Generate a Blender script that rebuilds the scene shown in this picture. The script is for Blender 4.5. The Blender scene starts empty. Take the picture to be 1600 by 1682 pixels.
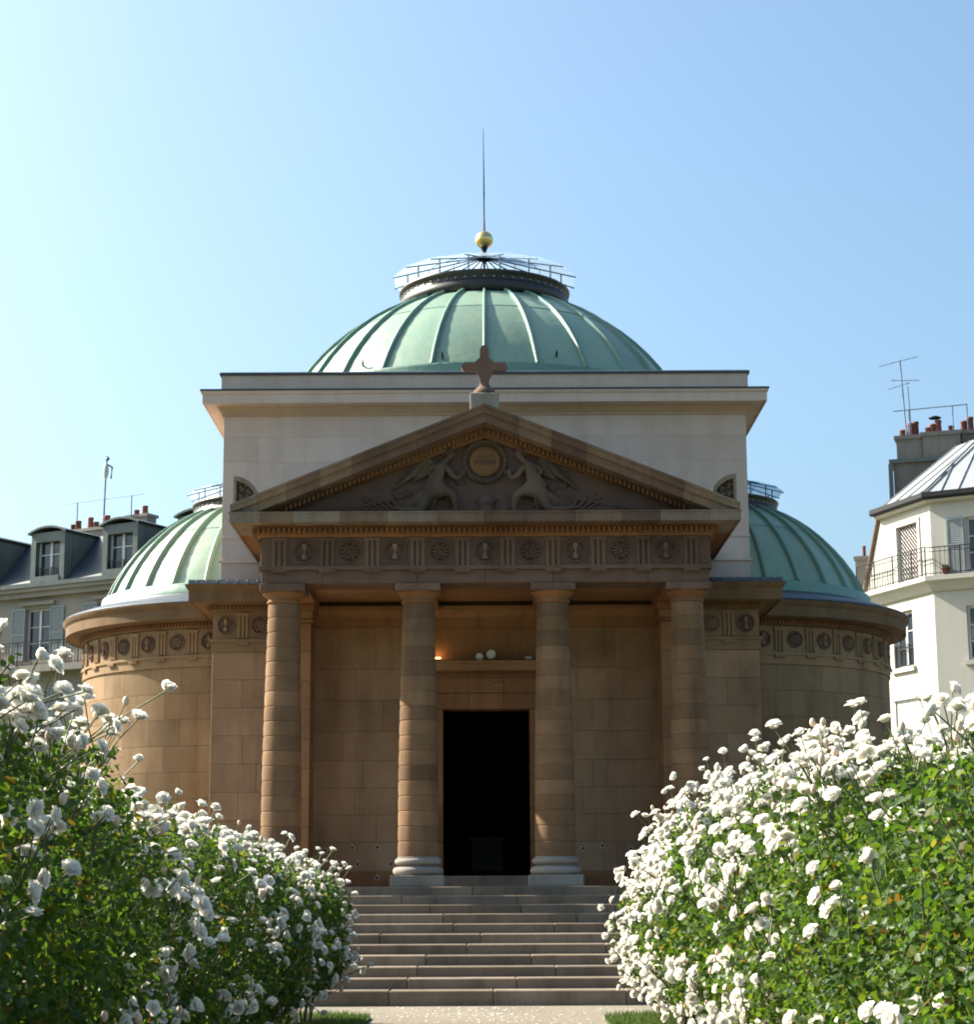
import bpy, math, random
import numpy as np
from mathutils import Vector, Matrix
PI = math.pi
R = math.radians
random.seed(7)
rng = np.random.default_rng(11)
scene = bpy.context.scene
COL = scene.collection

# ------------------------------------------------------------------ camera
PITCH = math.atan(619 / 3200.0)
cam_d = bpy.data.cameras.new('camera')
cam_d.sensor_fit = 'HORIZONTAL'
cam_d.sensor_width = 36.0
cam_d.lens = 36.0 * 3200 / 1600
cam_d.clip_start = 0.1
cam_d.clip_end = 3000
cam = bpy.data.objects.new('camera', cam_d)
COL.objects.link(cam)
cam.matrix_world = (Matrix.Translation((0.035, 0, 1.7)) @ Matrix.Rotation(PI / 2 + PITCH, 4, 'X')
                    @ Matrix.Rotation(-0.005, 4, 'Z'))
scene.camera = cam

# ------------------------------------------------------------------ light
SUN_BEHIND = R(21.5)      # sun stands to the left, this far behind the facade plane
SUN_EL = R(38.2)
sdir = Vector((-math.cos(SUN_BEHIND) * math.cos(SUN_EL), math.sin(SUN_BEHIND) * math.cos(SUN_EL), math.sin(SUN_EL)))
world = bpy.data.worlds.new('World')
scene.world = world
world.use_nodes = True
wn = world.node_tree
bg = wn.nodes['Background']
sky = wn.nodes.new('ShaderNodeTexSky')
sky.sky_type = 'NISHITA'
sky.sun_disc = False
sky.sun_elevation = SUN_EL
sky.sun_rotation = math.atan2(sdir.x, sdir.y)
sky.altitude = 50
sky.air_density = 1.0
sky.dust_density = 4.5
sky.ozone_density = 6.0
tint = wn.nodes.new('ShaderNodeMix')          # white balance of the whole sky
tint.data_type = 'RGBA'
tint.blend_type = 'MULTIPLY'
tint.inputs[0].default_value = 1.0
tint.inputs[7].default_value = (1.09, 1.14, 0.99, 1)
wn.links.new(sky.outputs[0], tint.inputs[6])
wn.links.new(tint.outputs[2], bg.inputs[0])
bg.inputs[1].default_value = 0.095
sun_d = bpy.data.lights.new('sun', 'SUN')
sun_d.energy = 5.0
sun_d.angle = R(0.53)
sun_d.color = (1.0, 0.93, 0.80)
sun = bpy.data.objects.new('sun', sun_d)
COL.objects.link(sun)
sun.rotation_euler = (-sdir).to_track_quat('-Z', 'Y').to_euler()
vs = scene.view_settings
vs.view_transform = 'Standard'
vs.look = 'None'
vs.exposure = 1.45
vs.gamma = 1.0
vs.use_curve_mapping = False
scene.cycles.use_denoising = True
scene.cycles.filter_width = 1.9
scene.cycles.max_bounces = 8
scene.cycles.diffuse_bounces = 5
scene.cycles.transparent_max_bounces = 16


# ------------------------------------------------------------------ materials
class NT:
    def __init__(s, name):
        s.m = bpy.data.materials.new(name)
        s.m.use_nodes = True
        s.t = s.m.node_tree
        s.p = s.t.nodes['Principled BSDF']
        s.out = s.t.nodes['Material Output']

    def n(s, typ, **kw):
        nd = s.t.nodes.new(typ)
        for k, v in kw.items():
            setattr(nd, k, v)
        return nd

    def l(s, a, b):
        s.t.links.new(a, b)

    def noise(s, vec, scale, detail=6, rough=0.6):
        nd = s.n('ShaderNodeTexNoise')
        nd.inputs['Scale'].default_value = scale
        nd.inputs['Detail'].default_value = detail
        nd.inputs['Roughness'].default_value = rough
        if vec is not None:
            s.l(vec, nd.inputs['Vector'])
        return nd.outputs['Fac']

    def ramp(s, fac, stops):
        nd = s.n('ShaderNodeValToRGB')
        e = nd.color_ramp.elements
        while len(e) < len(stops):
            e.new(0.5)
        for i, (p, c) in enumerate(stops):
            e[i].position = p
            e[i].color = (c, c, c, 1) if isinstance(c, (int, float)) else (*c, 1)
        s.l(fac, nd.inputs[0])
        return nd.outputs[0]

    def mix(s, fac, a, b, mode='MIX'):
        nd = s.n('ShaderNodeMix', data_type='RGBA', blend_type=mode)
        for v, i in ((fac, 0), (a, 6), (b, 7)):
            if isinstance(v, (int, float)):
                nd.inputs[i].default_value = v
            elif isinstance(v, tuple):
                nd.inputs[i].default_value = (*v, 1)
            else:
                s.l(v, nd.inputs[i])
        return nd.outputs[2]

    def pos(s):
        return s.n('ShaderNodeNewGeometry').outputs['Position']

    def mapped(s, vec, scale):
        nd = s.n('ShaderNodeMapping')
        nd.inputs['Scale'].default_value = scale
        s.l(vec, nd.inputs[0])
        return nd.outputs[0]

    def vary(s, col, lo, hi, src=None):
        """value scaled by a random number per object"""
        if src is None:
            src = s.n('ShaderNodeObjectInfo').outputs['Random']
        mr = s.n('ShaderNodeMapRange')
        mr.inputs['To Min'].default_value = lo
        mr.inputs['To Max'].default_value = hi
        s.l(src, mr.inputs['Value'])
        h = s.n('ShaderNodeHueSaturation')
        s.l(mr.outputs[0], h.inputs['Value'])
        s.l(col, h.inputs['Color'])
        return h.outputs[0]

    def bump(s, height, strength, dist=0.02):
        nd = s.n('ShaderNodeBump')
        nd.inputs['Strength'].default_value = strength
        nd.inputs['Distance'].default_value = dist
        s.l(height, nd.inputs['Height'])
        s.l(nd.outputs[0], s.p.inputs['Normal'])

    def done(s, col, rough, metallic=0.0, spec=None):
        if isinstance(col, tuple):
            s.p.inputs['Base Color'].default_value = (*col, 1)
        else:
            s.l(col, s.p.inputs['Base Color'])
        s.p.inputs['Roughness'].default_value = rough
        s.p.inputs['Metallic'].default_value = metallic
        if spec is not None:
            s.p.inputs['Specular IOR Level'].default_value = spec
        return s.m


def dim(c, k):
    return tuple(v * k for v in c)


def stone(name, c1, c2, dirt, dirt_amt=0.5, vary=(0.88, 1.1), bump=0.35):
    c1, c2, dirt = dim(c1, 0.78), dim(c2, 0.78), dim(dirt, 0.78)
    m = NT(name)
    p = m.pos()
    base = m.mix(m.ramp(m.noise(p, 0.9, 8, 0.62), [(0.32, 0.0), (0.68, 1.0)]), c1, c2)
    base = m.vary(base, *vary)
    streak = m.noise(m.mapped(p, (2.6, 2.6, 0.32)), 1.0, 7, 0.65)
    blot = m.noise(p, 2.3, 9, 0.7)
    d = m.mix(1.0, m.ramp(streak, [(0.46, 0.0), (0.74, 1.0)]), m.ramp(blot, [(0.35, 0.25), (0.65, 1.0)]), 'MULTIPLY')
    dm = m.mix(1.0, d, (dirt_amt,) * 3, 'MULTIPLY')
    base = m.mix(dm, base, dirt)
    fine = m.noise(p, 42, 5, 0.7)
    base = m.mix(0.35, base, m.ramp(fine, [(0.3, 0.62), (0.7, 1.25)]), 'MULTIPLY')
    m.bump(m.noise(p, 26, 8, 0.72), bump, 0.012)
    return m.done(base, 0.88, spec=0.25)


M = {}
M['sand'] = stone('sand_limestone', (0.397, 0.262, 0.145), (0.304, 0.192, 0.100), (0.113, 0.066, 0.038), 0.7)
M['cornice_brown'] = stone('stained_cornice_limestone', (0.255, 0.160, 0.084), (0.175, 0.106, 0.054), (0.06, 0.037, 0.022), 0.8)
M['sand_wall'] = stone('bounce_lit_limestone', (0.498, 0.322, 0.191), (0.363, 0.222, 0.125), (0.151, 0.088, 0.059), 0.75)  # sand limestone with its colour lightened in place of bounced light
M['sand_warm'] = stone('warm_limestone', (0.429, 0.241, 0.116), (0.344, 0.182, 0.083), (0.135, 0.069, 0.039), 0.6)
M['drum'] = stone('column_limestone', (0.338, 0.199, 0.106), (0.209, 0.119, 0.060), (0.082, 0.046, 0.026), 0.8, (0.74, 1.2))
M['weathered'] = stone('weathered_limestone', (0.266, 0.165, 0.116), (0.177, 0.109, 0.076), (0.071, 0.047, 0.038), 0.75, (0.82, 1.18))
M['weathered_mid'] = stone('part_cleaned_limestone', (0.341, 0.232, 0.155), (0.209, 0.136, 0.088), (0.078, 0.054, 0.039), 0.85, (0.82, 1.18))
M['weathered_warm'] = stone('weathered_warm_limestone', (0.378, 0.184, 0.081), (0.269, 0.128, 0.057), (0.109, 0.056, 0.031), 0.6, (0.88, 1.12))
M['dark_relief'] = stone('dark_relief_limestone', (0.217, 0.127, 0.097), (0.149, 0.088, 0.068), (0.072, 0.047, 0.042), 0.6)
M['relief'] = stone('relief_limestone', (0.237, 0.156, 0.102), (0.154, 0.102, 0.068), (0.054, 0.038, 0.030), 0.85)
M['pale'] = stone('pale_repair_limestone', (0.429, 0.345, 0.260), (0.286, 0.215, 0.156), (0.098, 0.072, 0.055), 0.9, (0.80, 1.15))
M['cream'] = stone('cream_limestone', (0.831, 0.651, 0.539), (0.742, 0.567, 0.455), (0.572, 0.405, 0.300), 0.75, (0.94, 1.06), 0.2)
M['cream_band'] = stone('ochre_cream_limestone', (0.675, 0.493, 0.338), (0.594, 0.419, 0.277), (0.405, 0.270, 0.169), 0.4, (0.96, 1.04), 0.2)
M['grey_stone'] = stone('grey_plinth_limestone', (0.441, 0.389, 0.326), (0.326, 0.284, 0.236), (0.147, 0.121, 0.095), 0.6)
M['step'] = stone('step_limestone', (0.33, 0.255, 0.185), (0.235, 0.178, 0.125), (0.075, 0.054, 0.04), 0.85, (0.70, 1.15))
M['interior'] = stone('interior_shade_stone', (0.030, 0.025, 0.020), (0.018, 0.015, 0.013), (0.012, 0.011, 0.01), 0.5)  # near-black colour: the hall's shade is put into the stone
M['mortar'] = stone('mortar', (0.20, 0.135, 0.075), (0.15, 0.10, 0.058), (0.08, 0.055, 0.036), 0.5)
M['pale_mortar'] = stone('pale_mortar', (0.644, 0.532, 0.434), (0.574, 0.462, 0.371), (0.420, 0.315, 0.231), 0.4)


def copper(name, c1, c2, c3, rough):
    c1, c2, c3 = dim(c1, 0.66), dim(c2, 0.66), dim(c3, 0.66)
    m = NT(name)
    p = m.pos()
    base = m.mix(m.ramp(m.noise(p, 0.8, 7, 0.6), [(0.33, 0.0), (0.67, 1.0)]), c1, c2)
    base = m.vary(base, 0.86, 1.12)
    st = m.noise(m.mapped(p, (3.5, 3.5, 0.6)), 1.0, 7, 0.66)
    base = m.mix(m.ramp(st, [(0.47, 0.0), (0.70, 0.55)]), base, c3)
    run = m.noise(m.mapped(p, (7.0, 7.0, 0.45)), 1.0, 5, 0.7)
    base = m.mix(m.ramp(run, [(0.55, 0.0), (0.78, 0.35)]), base, dim(c3, 0.45))
    fine = m.noise(p, 16, 6, 0.7)
    base = m.mix(0.3, base, m.ramp(fine, [(0.3, 0.7), (0.7, 1.2)]), 'MULTIPLY')
    m.bump(m.noise(p, 3.2, 4, 0.55), 0.35, 0.03)
    return m.done(base, rough, spec=0.5)


M['copper'] = copper('verdigris_copper', (0.265, 0.44, 0.335), (0.345, 0.485, 0.355), (0.46, 0.47, 0.30), 0.42)
M['copper_rib'] = copper('verdigris_copper_batten', (0.195, 0.375, 0.295), (0.245, 0.41, 0.315), (0.30, 0.38, 0.25), 0.45)
M['zinc_blue'] = copper('dark_zinc', (0.06, 0.075, 0.10), (0.08, 0.10, 0.13), (0.12, 0.135, 0.145), 0.42)
M['zinc_pale'] = copper('pale_zinc', (0.46, 0.48, 0.49), (0.40, 0.42, 0.44), (0.34, 0.35, 0.34), 0.5)
M['slate'] = copper('slate_roof', (0.062, 0.080, 0.112), (0.085, 0.10, 0.13), (0.05, 0.06, 0.07), 0.5)
M['green_zinc'] = copper('greenish_zinc', (0.12, 0.155, 0.15), (0.15, 0.182, 0.172), (0.08, 0.105, 0.098), 0.5)


def plain(name, c, rough=0.6, metallic=0.0, vary=None, spec=None):
    m = NT(name)
    p = m.pos()
    f = m.noise(p, 9, 5, 0.6)
    col = m.mix(0.5, c, m.ramp(f, [(0.3, 0.75), (0.7, 1.2)]), 'MULTIPLY')
    if vary:
        col = m.vary(col, *vary)
    return m.done(col, rough, metallic, spec)


M['dark_metal'] = plain('dark_bronze_metal', (0.055, 0.05, 0.048), 0.42, 0.5)
M['iron'] = plain('black_iron', (0.018, 0.019, 0.021), 0.6, spec=0.25)
M['blue_steel'] = plain('blue_grey_steel', (0.13, 0.17, 0.25), 0.4)
M['gold'] = plain('gilded_metal', (0.95, 0.66, 0.24), 0.24, 1.0)
M['white_paint'] = plain('white_paint', (0.62, 0.61, 0.59), 0.5)
M['shutter'] = plain('grey_blue_shutter_paint', (0.27, 0.295, 0.31), 0.6)
M['terracotta'] = plain('terracotta_pot', (0.22, 0.075, 0.05), 0.85, vary=(0.45, 1.2))
M['lamp_grey'] = plain('grey_lamp_metal', (0.42, 0.40, 0.38), 0.4)
M['hole'] = plain('dark_hole', (0.02, 0.017, 0.015), 0.9)
M['mark_white'] = plain('chalk_white_mark', (0.55, 0.48, 0.40), 0.8)


def plaster(name, c1, c2, dirt, amt):
    c1, c2, dirt = dim(c1, 0.75), dim(c2, 0.75), dim(dirt, 0.75)
    m = NT(name)
    p = m.pos()
    base = m.mix(m.ramp(m.noise(p, 0.35, 6, 0.6), [(0.3, 0.0), (0.7, 1.0)]), c1, c2)
    st = m.noise(m.mapped(p, (1.6, 1.6, 0.18)), 1.0, 6, 0.65)
    base = m.mix(m.ramp(st, [(0.48, 0.0), (0.78, amt)]), base, dirt)
    m.bump(m.noise(p, 14, 6, 0.6), 0.12, 0.02)
    return m.done(base, 0.85, spec=0.25)


M['plaster_white'] = plaster('white_render', (0.66, 0.63, 0.56), (0.61, 0.58, 0.51), (0.48, 0.45, 0.39), 0.4)
M['plaster_grey'] = plaster('grey_beige_stone_render', (0.45, 0.395, 0.335), (0.38, 0.33, 0.28), (0.24, 0.205, 0.175), 0.6)
M['chimney_grey'] = plaster('grey_chimney_render', (0.27, 0.25, 0.225), (0.21, 0.195, 0.178), (0.10, 0.094, 0.09), 0.7)

m = NT('window_glass')
m.p.inputs['IOR'].default_value = 1.5
M['glass'] = m.done((0.03, 0.04, 0.055), 0.06, spec=0.6)

m = NT('clear_glass')
tr = m.n('ShaderNodeBsdfTransparent')
tr.inputs[0].default_value = (0.80, 0.90, 0.96, 1)
gl = m.n('ShaderNodeBsdfGlossy')
gl.inputs['Roughness'].default_value = 0.05
lw = m.n('ShaderNodeLayerWeight')
lw.inputs[0].default_value = 0.35
fr = m.n('ShaderNodeMath', operation='MULTIPLY_ADD')
m.l(lw.outputs['Facing'], fr.inputs[0]); fr.inputs[1].default_value = 0.22; fr.inputs[2].default_value = 0.04
mx = m.n('ShaderNodeMixShader')
m.l(fr.outputs[0], mx.inputs[0]); m.l(tr.outputs[0], mx.inputs[1]); m.l(gl.outputs[0], mx.inputs[2])
df = m.n('ShaderNodeBsdfTranslucent'); df.inputs[0].default_value = (0.7, 0.75, 0.78, 1)
mx2 = m.n('ShaderNodeMixShader'); mx2.inputs[0].default_value = 0.22      # dust on the panes
m.l(mx.outputs[0], mx2.inputs[1]); m.l(df.outputs[0], mx2.inputs[2])
m.l(mx2.outputs[0], m.out.inputs[0])
M['clear_glass'] = m.m

m = NT('lit_lamp')
m.p.inputs['Emission Color'].default_value = (1.0, 0.50, 0.16, 1)
m.p.inputs['Emission Strength'].default_value = 4.0
M['lit_lamp'] = m.done((0.8, 0.5, 0.2), 0.5)


def leafmat(name, stops, trans, tcol, rough=0.42):
    m = NT(name)
    g = m.n('ShaderNodeNewGeometry')
    col = m.ramp(g.outputs['Random Per Island'], [(p_, dim(c_, 0.72)) for p_, c_ in stops])
    f = m.noise(g.outputs['Position'], 1.6, 3, 0.6)
    col = m.mix(0.5, col, m.ramp(f, [(0.3, 0.7), (0.7, 1.25)]), 'MULTIPLY')
    m.done(col, rough, spec=0.3)
    t = m.n('ShaderNodeBsdfTranslucent')
    tc = m.mix(1.0, col, tcol, 'MULTIPLY')
    m.l(tc, t.inputs[0])
    mx = m.n('ShaderNodeMixShader')
    mx.inputs[0].default_value = trans
    m.l(m.p.outputs[0], mx.inputs[1]); m.l(t.outputs[0], mx.inputs[2])
    m.l(mx.outputs[0], m.out.inputs[0])
    return m.m


M['leaf'] = leafmat('rose_leaf', [(0.0, (0.035, 0.085, 0.018)), (0.45, (0.062, 0.13, 0.022)), (0.86, (0.10, 0.175, 0.028)),
                                  (0.95, (0.15, 0.17, 0.03)), (1.0, (0.17, 0.10, 0.035))], 0.46, (2.1, 1.9, 0.8), 0.45)
M['grass'] = leafmat('grass_blade', [(0.0, (0.05, 0.11, 0.018)), (0.6, (0.085, 0.155, 0.025)), (1.0, (0.16, 0.18, 0.05))], 0.3, (1.5, 1.5, 0.8), 0.6)
M['stem'] = plain('brown_green_cane', (0.075, 0.05, 0.028), 0.7, vary=(0.7, 1.4))
M['shoot'] = plain('green_shoot', (0.10, 0.12, 0.04), 0.6)

m = NT('white_rose_petal')
g = m.n('ShaderNodeNewGeometry')
col = m.vary(m.ramp(g.outputs['Random Per Island'], [(0.0, (0.92, 0.90, 0.85)), (0.85, (0.90, 0.87, 0.78)), (1.0, (0.88, 0.79, 0.70))]), 0.97, 1.03)
m.done(col, 0.55, spec=0.3)
t = m.n('ShaderNodeBsdfTranslucent'); m.l(col, t.inputs[0])
mx = m.n('ShaderNodeMixShader'); mx.inputs[0].default_value = 0.48
m.l(m.p.outputs[0], mx.inputs[1]); m.l(t.outputs[0], mx.inputs[2]); m.l(mx.outputs[0], m.out.inputs[0])
M['petal'] = m.m
M['bud'] = plain('blush_rose_bud', (0.72, 0.52, 0.38), 0.6)
M['stamen'] = plain('golden_stamen', (0.62, 0.38, 0.10), 0.7)


def ground(name, c1, c2, c3, sc, bump):
    c1, c2, c3 = dim(c1, 0.68), dim(c2, 0.68), dim(c3, 0.68)
    m = NT(name)
    p = m.pos()
    base = m.mix(m.ramp(m.noise(p, 0.6, 7, 0.65), [(0.3, 0.0), (0.7, 1.0)]), c1, c2)
    peb = m.n('ShaderNodeTexVoronoi'); peb.inputs['Scale'].default_value = sc
    m.l(p, peb.inputs['Vector'])
    base = m.mix(0.55, base, m.vary(base, 0.55, 1.4, peb.outputs['Color']))
    base = m.mix(m.ramp(m.noise(p, 5, 6, 0.7), [(0.5, 0.0), (0.75, 0.6)]), base, c3)
    m.bump(peb.outputs['Distance'], bump, 0.02)
    return m.done(base, 0.92, spec=0.2)


M['gravel'] = ground('pale_gravel', (0.38, 0.33, 0.255), (0.31, 0.265, 0.205), (0.20, 0.165, 0.125), 38, 0.9)
M['earth'] = ground('worn_parkland', (0.115, 0.13, 0.055), (0.095, 0.115, 0.045), (0.16, 0.14, 0.085), 30, 0.4)
M['soil'] = ground('dark_soil', (0.075, 0.055, 0.038), (0.055, 0.042, 0.03), (0.09, 0.07, 0.045), 40, 0.7)
M['turf'] = ground('turf', (0.075, 0.125, 0.028), (0.06, 0.10, 0.024), (0.10, 0.12, 0.04), 60, 0.6)


# ------------------------------------------------------------------ mesh helpers
class MB:
    def __init__(s):
        s.v = []
        s.f = []
        s.sm = []

    def add(s, v, f, smooth=False):
        o = len(s.v)
        s.v += [tuple(p) for p in v]
        s.f += [tuple(i + o for i in q) for q in f]
        s.sm += [smooth] * len(f)
        return s

    def box(s, x0, x1, y0, y1, z0, z1, ch=0.0):
        if ch <= 0:
            v = [(x, y, z) for z in (z0, z1) for y in (y0, y1) for x in (x0, x1)]
            return s.add(v, [(0, 2, 3, 1), (4, 5, 7, 6), (0, 1, 5, 4), (1, 3, 7, 5), (3, 2, 6, 7), (2, 0, 4, 6)])
        v = []
        idx = {}
        X, Y, Z = (x0, x1), (y0, y1), (z0, z1)
        sg = (1, -1)
        for i in range(2):
            for j in range(2):
                for k in range(2):
                    for ax in range(3):
                        p = [X[i], Y[j], Z[k]]
                        q = [sg[i] * ch, sg[j] * ch, sg[k] * ch]
                        for a in range(3):
                            if a != ax:
                                p[a] += q[a]
                        idx[i, j, k, ax] = len(v)
                        v.append(tuple(p))
        f = []
        for i in range(2):
            f.append([idx[i, 0, 0, 0], idx[i, 1, 0, 0], idx[i, 1, 1, 0], idx[i, 0, 1, 0]])
            f.append([idx[0, i, 0, 1], idx[1, i, 0, 1], idx[1, i, 1, 1], idx[0, i, 1, 1]])
            f.append([idx[0, 0, i, 2], idx[1, 0, i, 2], idx[1, 1, i, 2], idx[0, 1, i, 2]])
            for j in range(2):
                f.append([idx[i, j, 0, 0], idx[i, j, 1, 0], idx[i, j, 1, 1], idx[i, j, 0, 1]])
                f.append([idx[i, 0, j, 0], idx[i, 1, j, 0], idx[i, 1, j, 2], idx[i, 0, j, 2]])
                f.append([idx[0, i, j, 1], idx[1, i, j, 1], idx[1, i, j, 2], idx[0, i, j, 2]])
                for k in range(2):
                    f.append([idx[i, j, k, 0], idx[i, j, k, 1], idx[i, j, k, 2]])
        c = Vector(((x0 + x1) / 2, (y0 + y1) / 2, (z0 + z1) / 2))
        g = []
        for q in f:
            a, b, d = (Vector(v[q[0]]), Vector(v[q[1]]), Vector(v[q[2]]))
            if (b - a).cross(d - a).dot((a + b + d) / 3 - c) < 0:
                q = q[::-1]
            g.append(tuple(q))
        return s.add(v, g)

    def grid(s, P, closed_u=False, closed_v=False, smooth=True):
        """P[i][j] points"""
        nu, nv = len(P), len(P[0])
        v = [p for row in P for p in row]
        f = []
        for i in range(nu if closed_u else nu - 1):
            for j in range(nv if closed_v else nv - 1):
                a, b = i, (i + 1) % nu
                c, d = j, (j + 1) % nv
                f.append((a * nv + c, b * nv + c, b * nv + d, a * nv + d))
        return s.add(v, f, smooth)

    def revolve(s, prof, c=(0, 0), a0=0.0, a1=2 * PI, n=48, smooth=True):
        """prof [(r,z)] bottom to top on the outside; angle 0 = -Y (towards the viewer), grows towards +X"""
        full = abs(a1 - a0 - 2 * PI) < 1e-6
        m = n if full else n + 1
        P = []
        for i in range(m):
            a = a0 + (a1 - a0) * i / n
            P.append([(c[0] + r * math.sin(a), c[1] - r * math.cos(a), z) for r, z in prof])
        return s.grid(P, closed_u=full, smooth=smooth)

    def tube(s, pts, rad, n=6, cap=True, smooth=True):
        pts = [Vector(p) for p in pts]
        if not hasattr(rad, '__len__'):
            rad = [rad] * len(pts)
        P = []
        for i, p in enumerate(pts):
            t = (pts[min(i + 1, len(pts) - 1)] - pts[max(i - 1, 0)]).normalized()
            u = t.cross(Vector((0, 0, 1)))
            if u.length < 1e-3:
                u = t.cross(Vector((0, 1, 0)))
            u.normalize()
            w = t.cross(u)
            P.append([p + rad[i] * (u * math.cos(2 * PI * k / n) + w * math.sin(2 * PI * k / n)) for k in range(n)])
        s.grid(P, closed_v=True, smooth=smooth)
        if cap:
            o = len(s.v)
            s.v += [tuple(q) for q in P[0]] + [tuple(q) for q in P[-1]]
            s.f += [tuple(o + k for k in range(n)), tuple(o + n + k for k in reversed(range(n)))]
            s.sm += [False, False]
        return s

    def extrude(s, poly, y0, y1):
        """poly [(x,z)] extruded along Y"""
        n = len(poly)
        v = [(x, y0, z) for x, z in poly] + [(x, y1, z) for x, z in poly]
        f = [tuple(range(n)), tuple(range(2 * n - 1, n - 1, -1))]
        f += [(i, i + n, (i + 1) % n + n, (i + 1) % n) for i in range(n)]
        return s.add(v, f)

    def sphere(s, c, r, nu=14, nv=9, sc=(1, 1, 1)):
        P = []
        for i in range(nu):
            a = 2 * PI * i / nu
            P.append([(c[0] + sc[0] * r * math.sin(t) * math.cos(a), c[1] + sc[1] * r * math.sin(t) * math.sin(a),
                       c[2] - sc[2] * r * math.cos(t)) for t in [PI * j / nv for j in range(nv + 1)]])
        return s.grid(P, closed_u=True)

    def sweep(s, path, prof, closed=False):
        """path [(x,y)] plan polyline, outward = to the right of travel; prof [(out,z)]"""
        n = len(path)
        P = []
        for i, p in enumerate(path):
            p = Vector(p)
            ds = []
            if i > 0:
                ds.append((p - Vector(path[i - 1])).normalized())
            if i < n - 1:
                ds.append((Vector(path[i + 1]) - p).normalized())
            ns = [Vector((d.y, -d.x)) for d in ds]
            if len(ns) == 2:
                mi = (ns[0] + ns[1]).normalized()
                mi = mi / max(0.3, mi.dot(ns[0]))
            else:
                mi = ns[0]
            P.append([(p.x + mi.x * o, p.y + mi.y * o, z) for o, z in prof])
        return s.grid(P, smooth=False)

    def mesh(s, name, mat):
        me = bpy.data.meshes.new(name)
        me.from_pydata(s.v, [], s.f)
        me.polygons.foreach_set('use_smooth', s.sm)
        me.materials.append(M[mat] if isinstance(mat, str) else mat)
        me.update()
        return me

    def obj(s, name, mat, parent=None, kind=None, label=None):
        return put(name, s.mesh(name, mat), parent, kind=kind, label=label)


def put(name, me, parent=None, loc=None, rot=None, scale=None, kind=None, label=None):
    o = bpy.data.objects.new(name, me)
    COL.objects.link(o)
    if parent is not None:
        o.parent = parent
        # parents are Empties that are never moved: child coordinates are relative to the parent's location
        if loc is None:
            o.location = -parent_world(parent)
        else:
            o.location = Vector(loc) - parent_world(parent)
    elif loc is not None:
        o.location = loc
    if rot is not None:
        o.rotation_euler = rot
    if scale is not None:
        o.scale = scale
    if kind:
        o['kind'] = kind
    if label:
        o['label'] = label
    return o


WLOC = {}


def parent_world(p):
    return WLOC.get(p.name, Vector((0, 0, 0)))


def empty(name, loc=(0, 0, 0), parent=None, label=None):
    o = bpy.data.objects.new(name, None)
    COL.objects.link(o)
    o.empty_display_size = 0.2
    if parent is not None:
        o.parent = parent
        o.location = Vector(loc) - parent_world(parent)
    else:
        o.location = loc
    WLOC[o.name] = Vector(loc)
    if label:
        o['label'] = label
    return o


def thing(o, label, cat, group=None):
    o['label'] = label
    o['category'] = cat
    if group:
        o['group'] = group
    return o


def struct(o):
    o['kind'] = 'structure'
    return o


# ------------------------------------------------------------------ ground
struct(MB().add([(-700, -300, -0.012), (700, -300, -0.012), (700, 1100, -0.012), (-700, 1100, -0.012)], [(0, 1, 2, 3)]).obj('ground', 'earth'))
struct(MB().add([(-26, 23.0, -0.004), (26, 23.0, -0.004), (26, 58, -0.004), (-26, 58, -0.004), (-1.95, 23.0, -0.004), (1.95, 23.0, -0.004),
                 (1.95, -4, -0.004), (-1.95, -4, -0.004)], [(0, 1, 2, 3), (7, 6, 5, 4)]).obj('gravel_path', 'gravel'))


def lawn(sx, far, soil):
    pts = [(1.56 * sx, -4)]
    pts += [(1.56 * sx, far - 0.7)]
    for k in range(1, 7):
        a = PI / 2 * k / 6
        pts.append(((1.56 + 0.7 * (1 - math.cos(a))) * sx, far - 0.7 + 0.7 * math.sin(a)))
    pts += [(9 * sx, far), (9 * sx, -4)]
    if sx < 0:
        pts = pts[::-1]
    o = MB().add([(x, y, 0.03) for x, y in pts] + [(x, y, -0.02) for x, y in pts],
                 [tuple(range(len(pts)))[::-1]] + [(i, (i + 1) % len(pts), (i + 1) % len(pts) + len(pts), i + len(pts)) for i in range(len(pts))]).obj('lawn', 'turf')
    struct(o)
    b = MB().add([(2.0 * sx, -4, 0.036), (4.2 * sx, -4, 0.036), (4.2 * sx, soil, 0.036), (2.0 * sx, soil, 0.036)], [(0, 1, 2, 3)]).obj('flower_bed', 'soil')
    struct(b)


lawn(-1, 27.6, 26.6)
lawn(1, 27.3, 26.5)


def grass(sx, far, n, lab):
    x = 1.54 + rng.random(n) ** 0.9 * 2.6
    y = 23.6 + rng.random(n) * (far - 23.6)
    keep = (x > 1.56) & ~((y > far - 0.7) & (x < 2.26) & ((x - 2.26) ** 2 + (y - far + 0.7) ** 2 > 0.5))
    x, y = x[keep] * sx, y[keep]
    n = len(x)
    h = 0.035 + rng.random(n) * 0.05
    a = rng.random(n) * 2 * PI
    lean = (rng.random((n, 2)) - 0.5) * 0.05
    w = 0.006
    V = np.zeros((n, 3, 3))
    V[:, 0] = np.stack([x - w * np.cos(a), y - w * np.sin(a), np.full(n, 0.03)], 1)
    V[:, 1] = np.stack([x + w * np.cos(a), y + w * np.sin(a), np.full(n, 0.03)], 1)
    V[:, 2] = np.stack([x + lean[:, 0], y + lean[:, 1], 0.03 + h], 1)
    me = bpy.data.meshes.new('grass')
    me.from_pydata(V.reshape(-1, 3).tolist(), [], np.arange(n * 3).reshape(-1, 3).tolist())
    me.materials.append(M['grass'])
    o = put('grass', me, kind='stuff')
    thing(o, lab, 'grass')


grass(-1, 27.6, 9000, 'short green grass edging the gravel under the shaded rose hedge')
grass(1, 27.3, 9000, 'short green grass edging the gravel under the sunlit rose hedge')

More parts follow.
